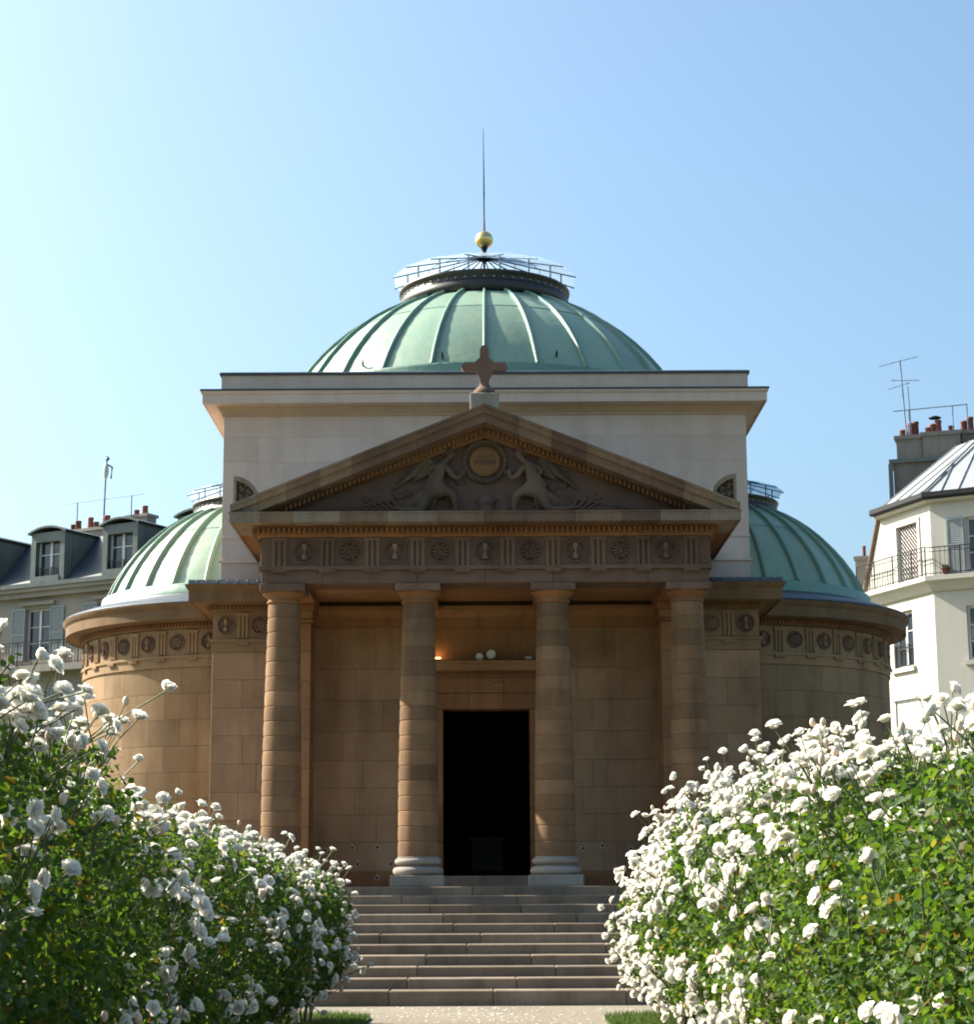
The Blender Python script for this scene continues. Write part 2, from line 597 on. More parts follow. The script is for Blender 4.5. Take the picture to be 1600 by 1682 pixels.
# ------------------------------------------------------------------ chapel
AX_Y = 44.8            # depth of the centre of the domed hall
HALF = 5.42            # half width of the hall
chapel = empty('chapel', (0, 35, 0))
thing(chapel, 'neoclassical stone chapel with columned portico, side apses and three green copper domes', 'chapel')

# ---- staircase and platform
stairs = empty('staircase', (0, 30, 0), chapel)
N_ST = 11
FLOOR = 1.75
y1s, y11 = 29.9, 35.15
tread = (y11 - y1s) / (N_ST - 1)
zs = [0.22 + (FLOOR - 0.22) * i / (N_ST - 1) for i in range(N_ST)]
for i in range(N_ST):
    z0 = -0.05 if i == 0 else zs[i - 1] - 0.03
    y0 = y1s + i * tread
    x = -4.9
    k = 0
    while x < 4.9:
        w = random.uniform(1.5, 2.6)
        if 4.9 - x - w < 0.7:
            w = 4.9 - x
        jy = random.uniform(-0.006, 0.006)
        jz = random.uniform(-0.003, 0.003)
        MB().box(x + 0.003, x + w - 0.003, y0 + jy, y0 + tread + 0.06, z0, zs[i] + jz, 0.014).obj('step_slab', 'step', stairs)
        x += w
MB().box(-5.0, 5.0, 30.4, 38.9, -0.05, 0.2).obj('foundation', 'mortar', stairs)
MB().box(-4.7, 4.7, y11 + tread, 39.05, FLOOR - 0.2, FLOOR).obj('platform', 'step', stairs)
MB().box(-1.9, 1.9, 38.35, 39.35, FLOOR - 0.02, 1.955, 0.015).obj('threshold', 'step', stairs)

# ---- columns
COL_Y = 35.85
COL_X = (-3.74, -1.245, 1.245, 3.74)
Z_AB = 7.24            # underside of the architrave
shaft0, shaft1 = 2.28, 6.90
r0, r1 = 0.365, 0.295


def rad(z):
    t = (z - shaft0) / (shaft1 - shaft0)
    return r0 + (r1 - r0) * t + 0.018 * math.sin(PI * min(1, t * 1.15)) * (1 - 0.4 * t)


def arc(cx, cz, r, a0, a1, n):
    return [(cx + r * math.cos(a0 + (a1 - a0) * i / n), cz + r * math.sin(a0 + (a1 - a0) * i / n)) for i in range(n + 1)]


plinth_me = MB().box(-0.48, 0.48, -0.48, 0.48, 0, 0.20, 0.012).mesh('plinth', 'grey_stone')
low_torus_me = MB().revolve([(0.30, 0.20)] + arc(0.385, 0.275, 0.075, -PI / 2, PI / 2, 8) + [(0.36, 0.352), (0.345, 0.365), (0.345, 0.39), (0.30, 0.39)], n=40).mesh('lower_torus', 'grey_stone')
up_torus_me = MB().revolve([(0.30, 0.385)] + arc(0.365, 0.445, 0.058, -PI / 2, PI / 2, 8) + [(0.375, 0.505), (0.375, 0.53), (0.3, 0.53)], n=40).mesh('upper_torus', 'grey_stone')
ND = 17
dh = (shaft1 - shaft0) / ND
drum_me = []
for k in range(ND):
    za, zb = shaft0 + k * dh, shaft0 + (k + 1) * dh
    c = 0.016
    zm = (za + zb) / 2
    mb = MB().revolve([(r, z - za) for r, z in ((rad(za + c), za + c), (rad(zm) + 0.005, zm), (rad(zb - c), zb - c))], n=36)
    mb.revolve([(r, z - za) for r, z in ((rad(za) - 0.012, za - 0.002), (rad(za + c), za + c))], n=36)
    mb.revolve([(r, z - za) for r, z in ((rad(zb - c), zb - c), (rad(zb) - 0.012, zb + 0.002))], n=36)
    drum_me.append(mb.mesh('drum', 'drum'))
neck_me = MB().revolve([(0.285, 0), (0.30, 0.012), (0.318, 0.015), (0.322, 0.03), (0.318, 0.045), (0.30, 0.048), (0.297, 0.06), (0.297, 0.10), (0.312, 0.105),
                        (0.325, 0.12), (0.35, 0.14), (0.385, 0.175), (0.40, 0.195), (0.40, 0.21), (0.2, 0.21)], n=40).mesh('echinus', 'weathered_warm')
abacus_me = MB().box(-0.415, 0.415, -0.415, 0.415, 0, 0.135, 0.01).mesh('abacus', 'weathered')
for x in COL_X:
    c = empty('column', (x, COL_Y, FLOOR), chapel)
    put('plinth', plinth_me, c, (x, COL_Y, FLOOR))
    put('lower_torus', low_torus_me, c, (x, COL_Y, FLOOR))
    put('upper_torus', up_torus_me, c, (x, COL_Y, FLOOR))
    for k in range(ND):
        put('drum', drum_me[k], c, (x, COL_Y, shaft0 + k * dh), (0, 0, random.uniform(0, 6)))
    put('echinus', neck_me, c, (x, COL_Y, shaft1 - 0.005))
    put('abacus', abacus_me, c, (x, COL_Y, Z_AB - 0.137))

# ---- ornament meshes
H_FR = 0.53


def triglyph(w, h, d):
    b = MB()
    b.box(-w / 2, w / 2, -0.004, 0.03, 0, h)
    bw = w / 3
    for k in (-1, 0, 1):
        x = k * bw
        P = []
        for z in (0.0, h - 0.07):
            P.append([(x - bw * 0.46, 0.0, z), (x - bw * 0.24, -d, z), (x + bw * 0.24, -d, z), (x + bw * 0.46, 0.0, z)])
        b.grid(P, smooth=False)
        o = len(b.v)
        b.v += P[1]
        b.f.append((o + 3, o + 2, o + 1, o)); b.sm.append(False)
    b.box(-w / 2 - 0.004, w / 2 + 0.004, -d - 0.006, 0.02, h - 0.068, h)
    return b


def disc_figure(r):
    """round plaque with an hourglass between wings"""
    b = MB()
    P = []
    for rr, y in ((r, 0.01), (r, -0.03), (r * 0.93, -0.042), (r * 0.86, -0.03), (r * 0.84, -0.004), (0.001, -0.004)):
        P.append([(rr * math.cos(2 * PI * k / 28), y, rr * math.sin(2 * PI * k / 28)) for k in range(28)])
    b.grid(P, closed_v=True)
    b.tube([(0, -0.03, r * z) for z in (-0.66, -0.5, -0.3, -0.08, 0.0, 0.08, 0.3, 0.5, 0.66)],
           [r * k for k in (0.22, 0.25, 0.2, 0.09, 0.06, 0.09, 0.2, 0.25, 0.22)], 8)
    for s in (-1, 1):
        for k in range(3):
            b.tube([(s * r * 0.12, -0.02, r * (0.02 + 0.05 * k)), (s * r * 0.42, -0.03, r * (0.10 + 0.2 * k)), (s * r * 0.70, -0.015, r * (0.12 + 0.16 * k))],
                   [r * 0.07, r * 0.085, r * 0.03], 5)
    return b


def disc_rosette(r):
    b = MB()
    P = []
    for rr, y in ((r, 0.01), (r, -0.028), (r * 0.94, -0.038), (r * 0.88, -0.03), (r * 0.86, -0.004), (0.001, -0.004)):
        P.append([(rr * math.cos(2 * PI * k / 28), y, rr * math.sin(2 * PI * k / 28)) for k in range(28)])
    b.grid(P, closed_v=True)
    for k in range(12):
        a = 2 * PI * k / 12
        ca, sa = math.cos(a), math.sin(a)
        b.tube([(r * 0.2 * ca, -0.012, r * 0.2 * sa), (r * 0.5 * ca, -0.035, r * 0.5 * sa), (r * 0.78 * ca, -0.02, r * 0.78 * sa)], [r * 0.05, r * 0.10, r * 0.05], 5)
    b.sphere((0, -0.015, 0), r * 0.17, 10, 6)
    return b


def two_tone(b, n, m1, m2, n2=None):
    me = b.mesh('metope_disc', m1)
    me.materials.append(M[m2])
    me.polygons.foreach_set('material_index', [0] * n + ([1] * (len(me.polygons) - n) if n2 is None else [1] * n2 + [0] * (len(me.polygons) - n - n2)))
    return me


tri_me = triglyph(0.30, H_FR, 0.045).mesh('triglyph', 'weathered')
tri_s_me = triglyph(0.24, 0.50, 0.04).mesh('triglyph', 'sand')
discA_me = two_tone(disc_figure(0.215), 28 * 5, 'dark_relief', 'weathered_mid', 66)
discB_me = two_tone(disc_rosette(0.215), 28 * 5, 'dark_relief', 'relief')
discAs_me = two_tone(disc_figure(0.18), 28 * 5, 'weathered', 'sand', 66)
discBs_me = two_tone(disc_rosette(0.18), 28 * 5, 'weathered', 'weathered_mid')


def regula(w):
    b = MB().box(-w / 2, w / 2, -0.035, 0.02, -0.03, 0)
    for k in range(6):
        x = -w / 2 + w * (k + 0.5) / 6
        b.box(x - w / 16, x + w / 16, -0.03, 0.0, -0.06, -0.028)
    return b


reg_me = regula(0.30).mesh('regula', 'weathered')
reg_s_me = regula(0.24).mesh('regula', 'sand')

# ---- portico entablature
PF = 35.45             # face of the frieze
PX = 4.13              # half width of the frieze
ent = empty('portico_entablature', (0, PF, 7.2), chapel)
back = 38.05
ring_path = [(-PX, 39.3), (-PX, PF), (PX, PF), (PX, 39.3)]     # travels with outward on its right
# architrave stones (front), beams of the sides, frieze backing
cuts = [-PX, -3.0, -1.245, 0.0, 1.245, 3.0, PX]
for a, b in zip(cuts[:-1], cuts[1:]):
    MB().box(a + 0.002, b - 0.002, PF + 0.02, PF + 0.80, Z_AB, 7.49, 0.006).obj('architrave_stone', 'weathered', ent)
for s in (-1, 1):
    xa, xb = sorted((s * (PX - 0.02), s * (PX - 0.78)))
    MB().box(xa, xb, PF + 0.81, 39.2, Z_AB + 0.004, 7.49, 0.006).obj('architrave_stone', 'weathered_warm', ent)
MB().sweep(ring_path, [(-0.5, 7.486), (0.045, 7.486), (0.045, 7.555), (-0.5, 7.555)]).obj('taenia', 'weathered', ent)
MB().sweep(ring_path, [(-0.7, 7.55), (0.0, 7.55), (0.0, 8.10), (-0.7, 8.10)]).obj('frieze', 'weathered', ent)
SP = 0.8333
for k in range(10):
    x = (k - 4.5) * SP
    if abs(x) > 3.7:
        x = math.copysign(3.80, x)
    put('triglyph', tri_me, ent, (x, PF - 0.001, 7.556))
    put('regula', reg_me, ent, (x, PF - 0.02, 7.486))
for k in range(9):
    put('metope_disc', discA_me if k % 2 == 0 else discB_me, ent, ((k - 4) * SP, PF - 0.004, 7.82))
for s in (-1, 1):       # the flanks carry the same order
    for k in range(4):
        o = put('triglyph', tri_me, ent, (s * (PX + 0.001), PF + 0.3 + k * SP, 7.556), (0, 0, s * PI / 2))
MB().sweep(ring_path, [(-0.1, 8.095), (0.06, 8.095), (0.085, 8.12), (0.085, 8.145), (0.10, 8.15), (0.10, 8.255), (0.13, 8.26), (0.16, 8.285), (-0.1, 8.285)]).obj('bed_moulding', 'weathered_warm', ent)


def dentils(path, out, z0, z1, w, gap, depth, name, mat, parent):
    b = MB()
    for (ax, ay), (bx, by) in zip(path[:-1], path[1:]):
        d = Vector((bx - ax, by - ay)); L = d.length; d.normalize()
        n = Vector((d.y, -d.x))
        cnt = int(L / (w + gap))
        for k in range(cnt):
            t = (k + 0.5) * L / cnt
            p = Vector((ax, ay)) + d * t + n * out
            q = [p - d * w / 2, p + d * w / 2, p + d * w / 2 + n * depth, p - d * w / 2 + n * depth]
            v = [(e.x, e.y, z0) for e in q] + [(e.x, e.y, z1) for e in q]
            b.add(v, [(0, 3, 2, 1), (4, 5, 6, 7), (3, 7, 6, 2), (0, 4, 7, 3), (1, 2, 6, 5), (0, 1, 5, 4)])
    return b.obj(name, mat, parent, kind='stuff')


dent_path = [(-PX - 0.1, 39.3), (-PX - 0.1, PF - 0.1), (PX + 0.1, PF - 0.1), (PX + 0.1, 39.3)]
dentils(dent_path, 0.0, 8.152, 8.25, 0.05, 0.045, 0.075, 'dentils', 'weathered_warm', ent)
# projecting corona, cut into stones along the front
OV = 0.56
corona = [(0.0, 8.288), (0.50, 8.30), (0.50, 8.285), (OV - 0.02, 8.285), (OV - 0.02, 8.44), (OV, 8.45), (OV, 8.475), (0.0, 8.49)]
for s in (-1, 1):
    p = [(s * PX, 39.3), (s * PX, PF + 0.9)]
    MB().sweep(p if s < 0 else p[::-1], corona).obj('cornice', 'weathered_warm', ent)
    p = [(-PX, PF + 0.9), (-PX, PF), (-PX + 0.02, PF)]
    if s > 0:
        p = [(-x, y) for x, y in p[::-1]]
    MB().sweep(p, corona).obj('cornice_corner', 'pale', ent, label='pale repaired corner stone of the cornice')
x = -PX + 0.022
while x < PX - 0.03:
    w = random.uniform(0.5, 0.95)
    if PX - 0.022 - x - w < 0.4:
        w = PX - 0.022 - x
    MB().sweep([(x + 0.002, PF + random.uniform(-0.004, 0.004)), (x + w - 0.002, PF)], corona).obj('cornice_stone', random.choice(['weathered', 'weathered_mid', 'weathered_mid', 'pale']), ent)
    x += w

# ---- pediment
ped = empty('pediment', (0, PF, 8.49), chapel)
XE, ZE, ZA = 4.66, 8.61, 10.48
slope = (ZA - ZE) / XE
TY = PF + 0.06
MB().extrude([(-4.2, 8.47), (4.2, 8.47), (0, 8.47 + 4.2 * slope - 0.02)], TY, TY + 0.25).obj('tympanum', 'dark_relief', ped)
TH = 0.31
for s in (-1, 1):
    # raking cornice cut into stones, profile in (y, drop below the rake line)
    prof = [(0.30, 0.0), (-OV - 0.03, 0.0), (-OV - 0.03, 0.045), (-OV, 0.06), (-OV + 0.02, 0.15), (-OV + 0.09, 0.17), (-OV + 0.10, TH), (-0.30, TH + 0.015), (-0.16, TH + 0.03), (0.30, TH + 0.03)]
    t = 0.0
    n = 8
    edges = [0.0, 0.105, 0.22, 0.35, 0.475, 0.60, 0.735, 0.865, 1.0]
    for k in range(n):
        a, b = edges[k] * XE, edges[k + 1] * XE
        g = 0.002
        P = []
        for d in (a + g, b - (g if k < n - 1 else 0)):
            xx = s * (XE - d)
            zz = ZE + d * slope
            row = []
            for y, dr in prof:
                z = max(zz - dr, 8.476)
                row.append((xx, PF + y, z))
            P.append(row)
        mb = MB().grid(P, closed_v=True, smooth=False)
        for row in P:
            mb.add(row, [tuple(range(len(row)))])
        mb.obj('raking_stone', 'pale' if k == 0 else ('weathered_mid' if k == 1 else random.choice(['weathered', 'weathered', 'weathered_mid'])), ped)
    # bed mould under it, with dentils
    for (dr0, dr1, yo, mt, nm) in ((TH + 0.02, TH + 0.15, -0.10, 'weathered_warm', 'raking_bed'), (TH + 0.15, TH + 0.215, -0.055, 'weathered_warm', 'raking_moulding')):
        P = []
        for d in (0.55, XE):
            xx = s * (XE - d); zz = ZE + d * slope
            P.append([(xx, TY + 0.05, max(8.47, zz - dr0)), (xx, PF + yo, max(8.47, zz - dr0)), (xx, PF + yo, max(8.465, zz - dr1)), (xx, TY + 0.05, max(8.465, zz - dr1))])
        MB().grid(P, closed_v=True, smooth=False).obj(nm, mt, ped)
    b = MB()
    cnt = 44
    for k in range(cnt):
        d = 0.95 + (XE - 0.97) * (k + 0.5) / cnt * 0.995
        xx = s * (XE - d); zz = ZE + d * slope - TH - 0.04
        w = 0.024
        sl = s * -slope
        v = [(xx + e * w, y, zz + sl * e * w * 1 - h) for h in (0.095, 0.0) for y in (PF - 0.175, PF - 0.09) for e in (-1, 1)]
        b.add(v, [(0, 1, 3, 2), (4, 6, 7, 5), (0, 4, 5, 1), (1, 5, 7, 3), (3, 7, 6, 2), (2, 6, 4, 0)])
    b.obj('raking_dentils', 'weathered_warm', ped, kind='stuff')
    # roof slab behind
    P = []
    for d in (0.0, XE):
        xx = s * (XE - d); zz = ZE + d * slope
        P.append([(xx, PF + 0.28, zz - 0.012), (xx, 39.5, zz - 0.012), (xx, 39.5, zz - 0.16), (xx, PF + 0.28, zz - 0.16)])
    MB().grid(P, closed_v=True, smooth=False).obj('portico_roof', 'zinc_blue', ped)
    # quarter-round acroterion with palmette
    XA = 4.615
    b = MB()
    Rr = 0.50
    def zr(x):
        return ZE + (XE - abs(x)) * slope + 0.01
    # rim (extruded quarter arch)
    out, inn = [], []
    for k in range(11):
        a = PI / 2 * k / 10 * 0.92
        x = XA - Rr * math.sin(a) * 1.0
        z = 8.625 + Rr * math.cos(a) * 1.08
        out.append((s * x, max(z, zr(x) - 0.02)))
        x2 = XA - (Rr - 0.075) * math.sin(a)
        z2 = 8.625 + (Rr - 0.075) * math.cos(a) * 1.08
        inn.append((s * (x2 - (0.03 if k == 0 else 0)), max(z2, zr(x2) - 0.03)))
    for k in range(10):
        q = [out[k], out[k + 1], inn[k + 1], inn[k]]
        MBq = [(x, PF - 0.46, z) for x, z in q] + [(x, PF - 0.22, z) for x, z in q]
        b.add(MBq, [(0, 1, 2, 3), (7, 6, 5, 4), (0, 4, 5, 1), (2, 6, 7, 3), (1, 5, 6, 2), (3, 7, 4, 0)])
    # straight outer edge
    xo = sorted((s * XA, s * (XA - 0.05)))
    b.box(xo[0], xo[1], PF - 0.455, PF - 0.225, 8.63, 8.625 + Rr * 1.08 - 0.03)
    acr = b.obj('acroterion', 'pale', ped, label='quarter-round corner ornament with carved scrolls')
    poly = [(s * (XA - 0.02), 8.62)] + [(x, z) for x, z in inn] + [(s * (XA - 0.46), zr(XA - 0.46) - 0.02)]
    if s > 0:
        poly = poly[::-1]
    put('acroterion_back', MB().extrude(poly, PF - 0.33, PF - 0.24).mesh('acroterion_back', 'dark_relief'), ped)
    b = MB()
    for (cx, cz, r) in ((0.13, 0.34, 0.06), (0.27, 0.28, 0.055), (0.12, 0.18, 0.055), (0.25, 0.17, 0.045), (0.36, 0.20, 0.04), (0.10, 0.46, 0.04), (0.22, 0.40, 0.035)):
        ppts = []
        for k in range(9):
            a = 2 * PI * k / 7 * s
            rr = r * (1 - 0.08 * k)
            ppts.append((s * (XA - cx) + rr * math.cos(a), PF - 0.35, 8.60 + cz + 0.02 + rr * math.sin(a)))
        b.tube(ppts, 0.017, 5)
        b.sphere((s * (XA - cx), PF - 0.345, 8.62 + cz), r * 0.4, 8, 5)
    b.obj('scroll_carving', 'pale', ped)

# medallion, crown ornament and the two kneeling winged figures
b = MB()
MX, MZ, MR = 0.0, 9.52, 0.42
P = []
for rr, y in ((MR, 0.06), (MR, -0.06), (MR * 0.93, -0.085), (MR * 0.85, -0.06), (MR * 0.80, -0.02), (MR * 0.68, -0.02), (MR * 0.68, -0.01)):
    P.append([(MX + rr * math.cos(2 * PI * k / 40), TY + y, MZ + rr * math.sin(2 * PI * k / 40)) for k in range(40)])
b.grid(P, closed_v=True)
med = b.obj('medallion_ring', 'relief', ped)
b = MB()
P = []
for rr, y in ((MR * 0.69, 0.0), (MR * 0.69, -0.045), (MR * 0.62, -0.06), (0.001, -0.06)):
    P.append([(MX + rr * math.cos(2 * PI * k / 40), TY + y, MZ + rr * math.sin(2 * PI * k / 40)) for k in range(40)])
b.grid(P, closed_v=True)
b.obj('medallion_face', 'weathered_warm', ped)
b = MB()
for k, x in enumerate((-0.185, -0.125, -0.075, -0.02, 0.03, 0.085, 0.14, 0.19)):
    h = 0.075 if k % 3 else 0.06
    b.box(x - 0.012, x + 0.012, TY - 0.075, TY - 0.055, MZ - 0.03 - h / 2, MZ - 0.03 + h)
b.box(-0.16, 0.16, TY - 0.073, TY - 0.055, MZ + 0.085, MZ + 0.10)
b.obj('worn_inscription', 'dark_relief', ped)
# crowned cushion below
b = MB()
b.revolve([(0.20, 0.0), (0.22, 0.03), (0.20, 0.07), (0.14, 0.09), (0.13, 0.16), (0.17, 0.21), (0.175, 0.26), (0.12, 0.34), (0.03, 0.38), (0.0, 0.39)], n=16)
for k in range(9):
    a = PI * k / 8
    b.sphere((0.175 * math.cos(a), -0.175 * math.sin(a) * 0.6, 0.27), 0.028, 7, 5)
for k in range(len(b.v)):
    x, y, z = b.v[k]
    b.v[k] = (x, y * 0.6, z)
put('crown_ornament', b.mesh('crown_ornament', 'dark_relief'), ped, (0.02, TY - 0.02, 8.52))


def skin_mesh(name, verts, edges, radii, mat, sub=1, squash=None):
    me = bpy.data.meshes.new(name)
    me.from_pydata(verts, edges, [])
    o = bpy.data.objects.new(name, me)
    COL.objects.link(o)
    md = o.modifiers.new('skin', 'SKIN')
    md.use_smooth_shade = True
    for i, r in enumerate(radii):
        sv = me.skin_vertices[0].data[i]
        sv.radius = r if isinstance(r, tuple) else (r, r)
    me.skin_vertices[0].data[0].use_root = True
    ss = o.modifiers.new('sub', 'SUBSURF'); ss.levels = sub; ss.render_levels = sub
    dg = bpy.context.evaluated_depsgraph_get()
    r = bpy.data.meshes.new_from_object(o.evaluated_get(dg))
    r.name = name
    bpy.data.objects.remove(o)
    r.materials.clear()
    r.materials.append(M[mat])
    for p in r.polygons:
        p.use_smooth = True
    return r


def figure(s, arm_up):
    """kneeling winged relief figure facing the medallion; x measured towards the outside"""
    v = [(1.02, 0, 9.00), (0.94, -0.03, 9.16), (0.83, -0.05, 9.34), (0.76, -0.05, 9.48), (0.70, -0.07, 9.55), (0.63, -0.08, 9.63), (0.60, -0.08, 9.70),  # pelvis .. head
         (1.08, -0.10, 8.80), (1.18, -0.10, 8.58), (1.46, -0.04, 8.60), (1.74, 0.0, 8.66),      # rear leg, kneeling
         (0.80, -0.12, 8.94), (0.60, -0.16, 8.90), (0.55, -0.10, 8.72), (0.54, -0.08, 8.55), (0.44, -0.12, 8.54),   # front leg
         (0.72, -0.14, 9.42), (0.60, -0.17, 9.22), (0.48, -0.18, 9.16), (0.43, -0.12, 9.26 + arm_up),     # arm
         (0.90, -0.06, 9.44), (1.06, -0.08, 9.32), (0.96, -0.14, 9.18)]
    e = [(0, 1), (1, 2), (2, 3), (3, 4), (4, 5), (5, 6), (0, 7), (7, 8), (8, 9), (9, 10), (0, 11), (11, 12), (12, 13), (13, 14), (14, 15),
         (2, 16), (16, 17), (17, 18), (18, 19), (2, 20), (20, 21), (21, 22)]
    rr = [0.155, 0.125, 0.15, 0.10, 0.05, 0.095, 0.08, 0.125, 0.085, 0.065, 0.035, 0.125, 0.09, 0.07, 0.045, 0.03, 0.07, 0.055, 0.045, 0.028, 0.065, 0.05, 0.032]
    v = [(s * x, TY - 0.03 + y * 0.8, z) for x, y, z in v]
    return skin_mesh('relief_figure', v, e, rr, 'relief')


for s in (-1, 1):
    rr_ = random.Random(40 + s)
    f = put('relief_figure', figure(s, 0.02 if s < 0 else 0.10), ped)
    b = MB()                       # two rows of feathers
    for k in range(13):
        a = k / 12
        x0, z0 = 0.93 + 0.02 * k, 9.44 - 0.012 * k
        x1, z1 = 1.20 + 0.52 * a, 9.62 - 0.62 * a
        b.tube([(s * x0, TY - 0.02, z0), (s * (x0 * 0.5 + x1 * 0.5), TY - 0.07, (z0 + z1) / 2 + 0.05), (s * x1, TY - 0.03, z1 - 0.02)], [0.03, 0.042, 0.014], 6)
    for k in range(9):
        a = k / 8
        b.tube([(s * (0.94 + 0.02 * k), TY - 0.05, 9.42 - 0.02 * k), (s * (1.12 + 0.2 * a), TY - 0.10, 9.46 - 0.30 * a)], [0.03, 0.02], 6)
    put('wing', b.mesh('wing', 'relief'), f, (0, 0, 0))
    b = MB()                       # folds of the robe
    for k in range(12):
        t = k / 11
        b.tube([(s * (0.84 + 0.22 * t), TY - 0.13 + 0.04 * t, 9.10 - 0.04 * t + rr_.uniform(-.02, .02)), (s * (0.90 + 0.36 * t), TY - 0.14, 8.88 - 0.05 * t), (s * (0.98 + 0.62 * t), TY - 0.06, 8.58 + rr_.uniform(-.01, .03))], [0.022, 0.034, 0.016], 6)
    for k in range(6):
        b.tube([(s * (0.78 + 0.03 * k), TY - 0.17, 9.36 - 0.02 * k), (s * (0.84 + 0.035 * k), TY - 0.18, 9.20), (s * (0.92 + 0.04 * k), TY - 0.16, 9.02)], [0.014, 0.02, 0.016], 5)
    put('drapery', b.mesh('drapery', 'relief'), f, (0, 0, 0))
    b = MB().sphere((s * 0.66, TY - 0.09, 9.70), 0.085, 10, 7, (1, 0.8, 0.8))
    for k in range(7):
        b.sphere((s * (0.64 + 0.025 * k), TY - 0.12 + 0.01 * k, 9.735 - 0.02 * k), 0.032, 7, 5)
    put('hair', b.mesh('hair', 'dark_relief'), f, (0, 0, 0))
    b = MB()                       # nose and hand
    b.sphere((s * 0.545, TY - 0.10, 9.64), 0.018, 6, 5)
    for k in range(4):
        b.tube([(s * 0.44, TY - 0.13, 9.25 + 0.018 * k), (s * 0.36, TY - 0.12, 9.28 + 0.022 * k)], [0.012, 0.008], 5)
    put('hand_and_face_carving', b.mesh('hand_and_face_carving', 'relief'), f, (0, 0, 0))
    # palm fronds, clouds and leaves filling the corner and the ground of the panel
    b = MB()
    for k in range(11):
        b.tube([(s * (1.55 + 0.08 * k), TY + 0.01, 8.54), (s * (1.72 + 0.13 * k), TY - 0.05, 8.80 - 0.022 * k), (s * (1.92 + 0.16 * k), TY - 0.01, 8.74 - 0.024 * k)], [0.03, 0.04, 0.012], 6)
    for k in range(26):
        x = rr_.uniform(0.45, 2.3)
        zt = 8.47 + (4.2 - x) * slope - 0.45
        z = rr_.uniform(8.55, max(8.6, zt))
        b.sphere((s * x, TY, z), rr_.uniform(0.05, 0.11), 8, 6, (1.3, 0.35, 0.8))
    b.obj('palm_carving', 'dark_relief', ped, kind='stuff')
b = MB()                           # wreath round the medallion
for k in range(30):
    a = 2 * PI * k / 30
    b.sphere((MX + MR * 0.90 * math.cos(a), TY - 0.075, MZ + MR * 0.90 * math.sin(a)), 0.042, 7, 5, (1, 0.7, 1))
b.obj('medallion_wreath', 'relief', ped)

# ---- apex cross
cr = empty('apex_cross', (0, PF - 0.2, 10.4), chapel)
cy = PF - 0.30
MB().box(-0.27, 0.27, cy - 0.24, cy + 0.24, 10.34, 10.70, 0.012).obj('pedestal', 'grey_stone', cr)
put('cross_foot', MB().revolve([(0.215, 0), (0.215, 0.05), (0.19, 0.09), (0.15, 0.13), (0.095, 0.19), (0.08, 0.24), (0.0, 0.24)], n=20).mesh('cross_foot', 'weathered'), cr, (0, cy, 10.702))
prof = [(-0.065, 10.90), (-0.10, 11.05), (-0.17, 11.16), (-0.30, 11.175), (-0.385, 11.165), (-0.415, 11.20), (-0.43, 11.235), (-0.405, 11.29), (-0.375, 11.335), (-0.34, 11.315),
        (-0.19, 11.32), (-0.15, 11.36), (-0.085, 11.42), (-0.085, 11.52), (-0.08, 11.58), (-0.045, 11.645), (0.0, 11.66)]
prof = prof + [(-x, z) for x, z in prof[:-1][::-1]]
MB().extrude(prof[::-1], cy - 0.07, cy + 0.07).obj('cross', 'weathered', cr)

# ---- portico interior: ceiling, back wall, antae, doorway
DW = 39.0
pw = empty('portico_wall', (0, DW, FLOOR), chapel)
MB().box(-3.40, 3.40, PF + 0.82, DW + 0.1, 7.40, 7.48).obj('ceiling', 'sand_warm', pw)
for x in (-1.245, 1.245):
    MB().box(x - 0.3, x + 0.3, PF + 0.82, DW, 7.20, 7.41, 0.01).obj('ceiling_beam', 'sand_warm', pw)
MB().sweep([(-3.42, DW), (3.42, DW)], [(0, 6.88), (0.04, 6.88), (0.04, 7.08), (0.09, 7.12), (0.16, 7.22), (0.16, 7.30), (0, 7.30)]).obj('wall_crown', 'sand_warm', pw)
DX, DZ0, DZ1 = 0.865, 1.955, 5.23
for (a, b, c, d) in ((-3.5, -DX - 0.03, FLOOR, 7.45), (DX + 0.03, 3.5, FLOOR, 7.45), (-DX - 0.03, DX + 0.03, DZ1 + 0.03, 7.45)):
    MB().box(a, b, DW + 0.014, DW + 0.5, c, d).obj('wall_core', 'mortar', pw)


def ashlar(x0, x1, zcuts, y, mat, parent, lmin=0.9, lmax=1.6, ch=0.005, skip=None, depth=0.06, jit=0.003, gap=0.002):
    for r, (za, zb) in enumerate(zip(zcuts[:-1], zcuts[1:])):
        x = x0
        first = True
        while x < x1 - 1e-4:
            w = random.uniform(lmin, lmax)
            if first and r % 2:
                w *= 0.55
            first = False
            if x1 - x - w < lmin * 0.4:
                w = x1 - x
            seg = [(x, x + w)]
            if skip:
                sx0, sx1, sz1 = skip
                if za < sz1 - 0.02:
                    seg = []
                    if x < sx0:
                        seg.append((x, min(x + w, sx0)))
                    if x + w > sx1:
                        seg.append((max(x, sx1), x + w))
            for a, b in seg:
                if b - a > 0.02:
                    MB().box(a + gap, b - gap, y + random.uniform(-jit, jit), y + depth, za + gap, zb - gap, ch).obj('stone_block', mat, parent)
            x += w


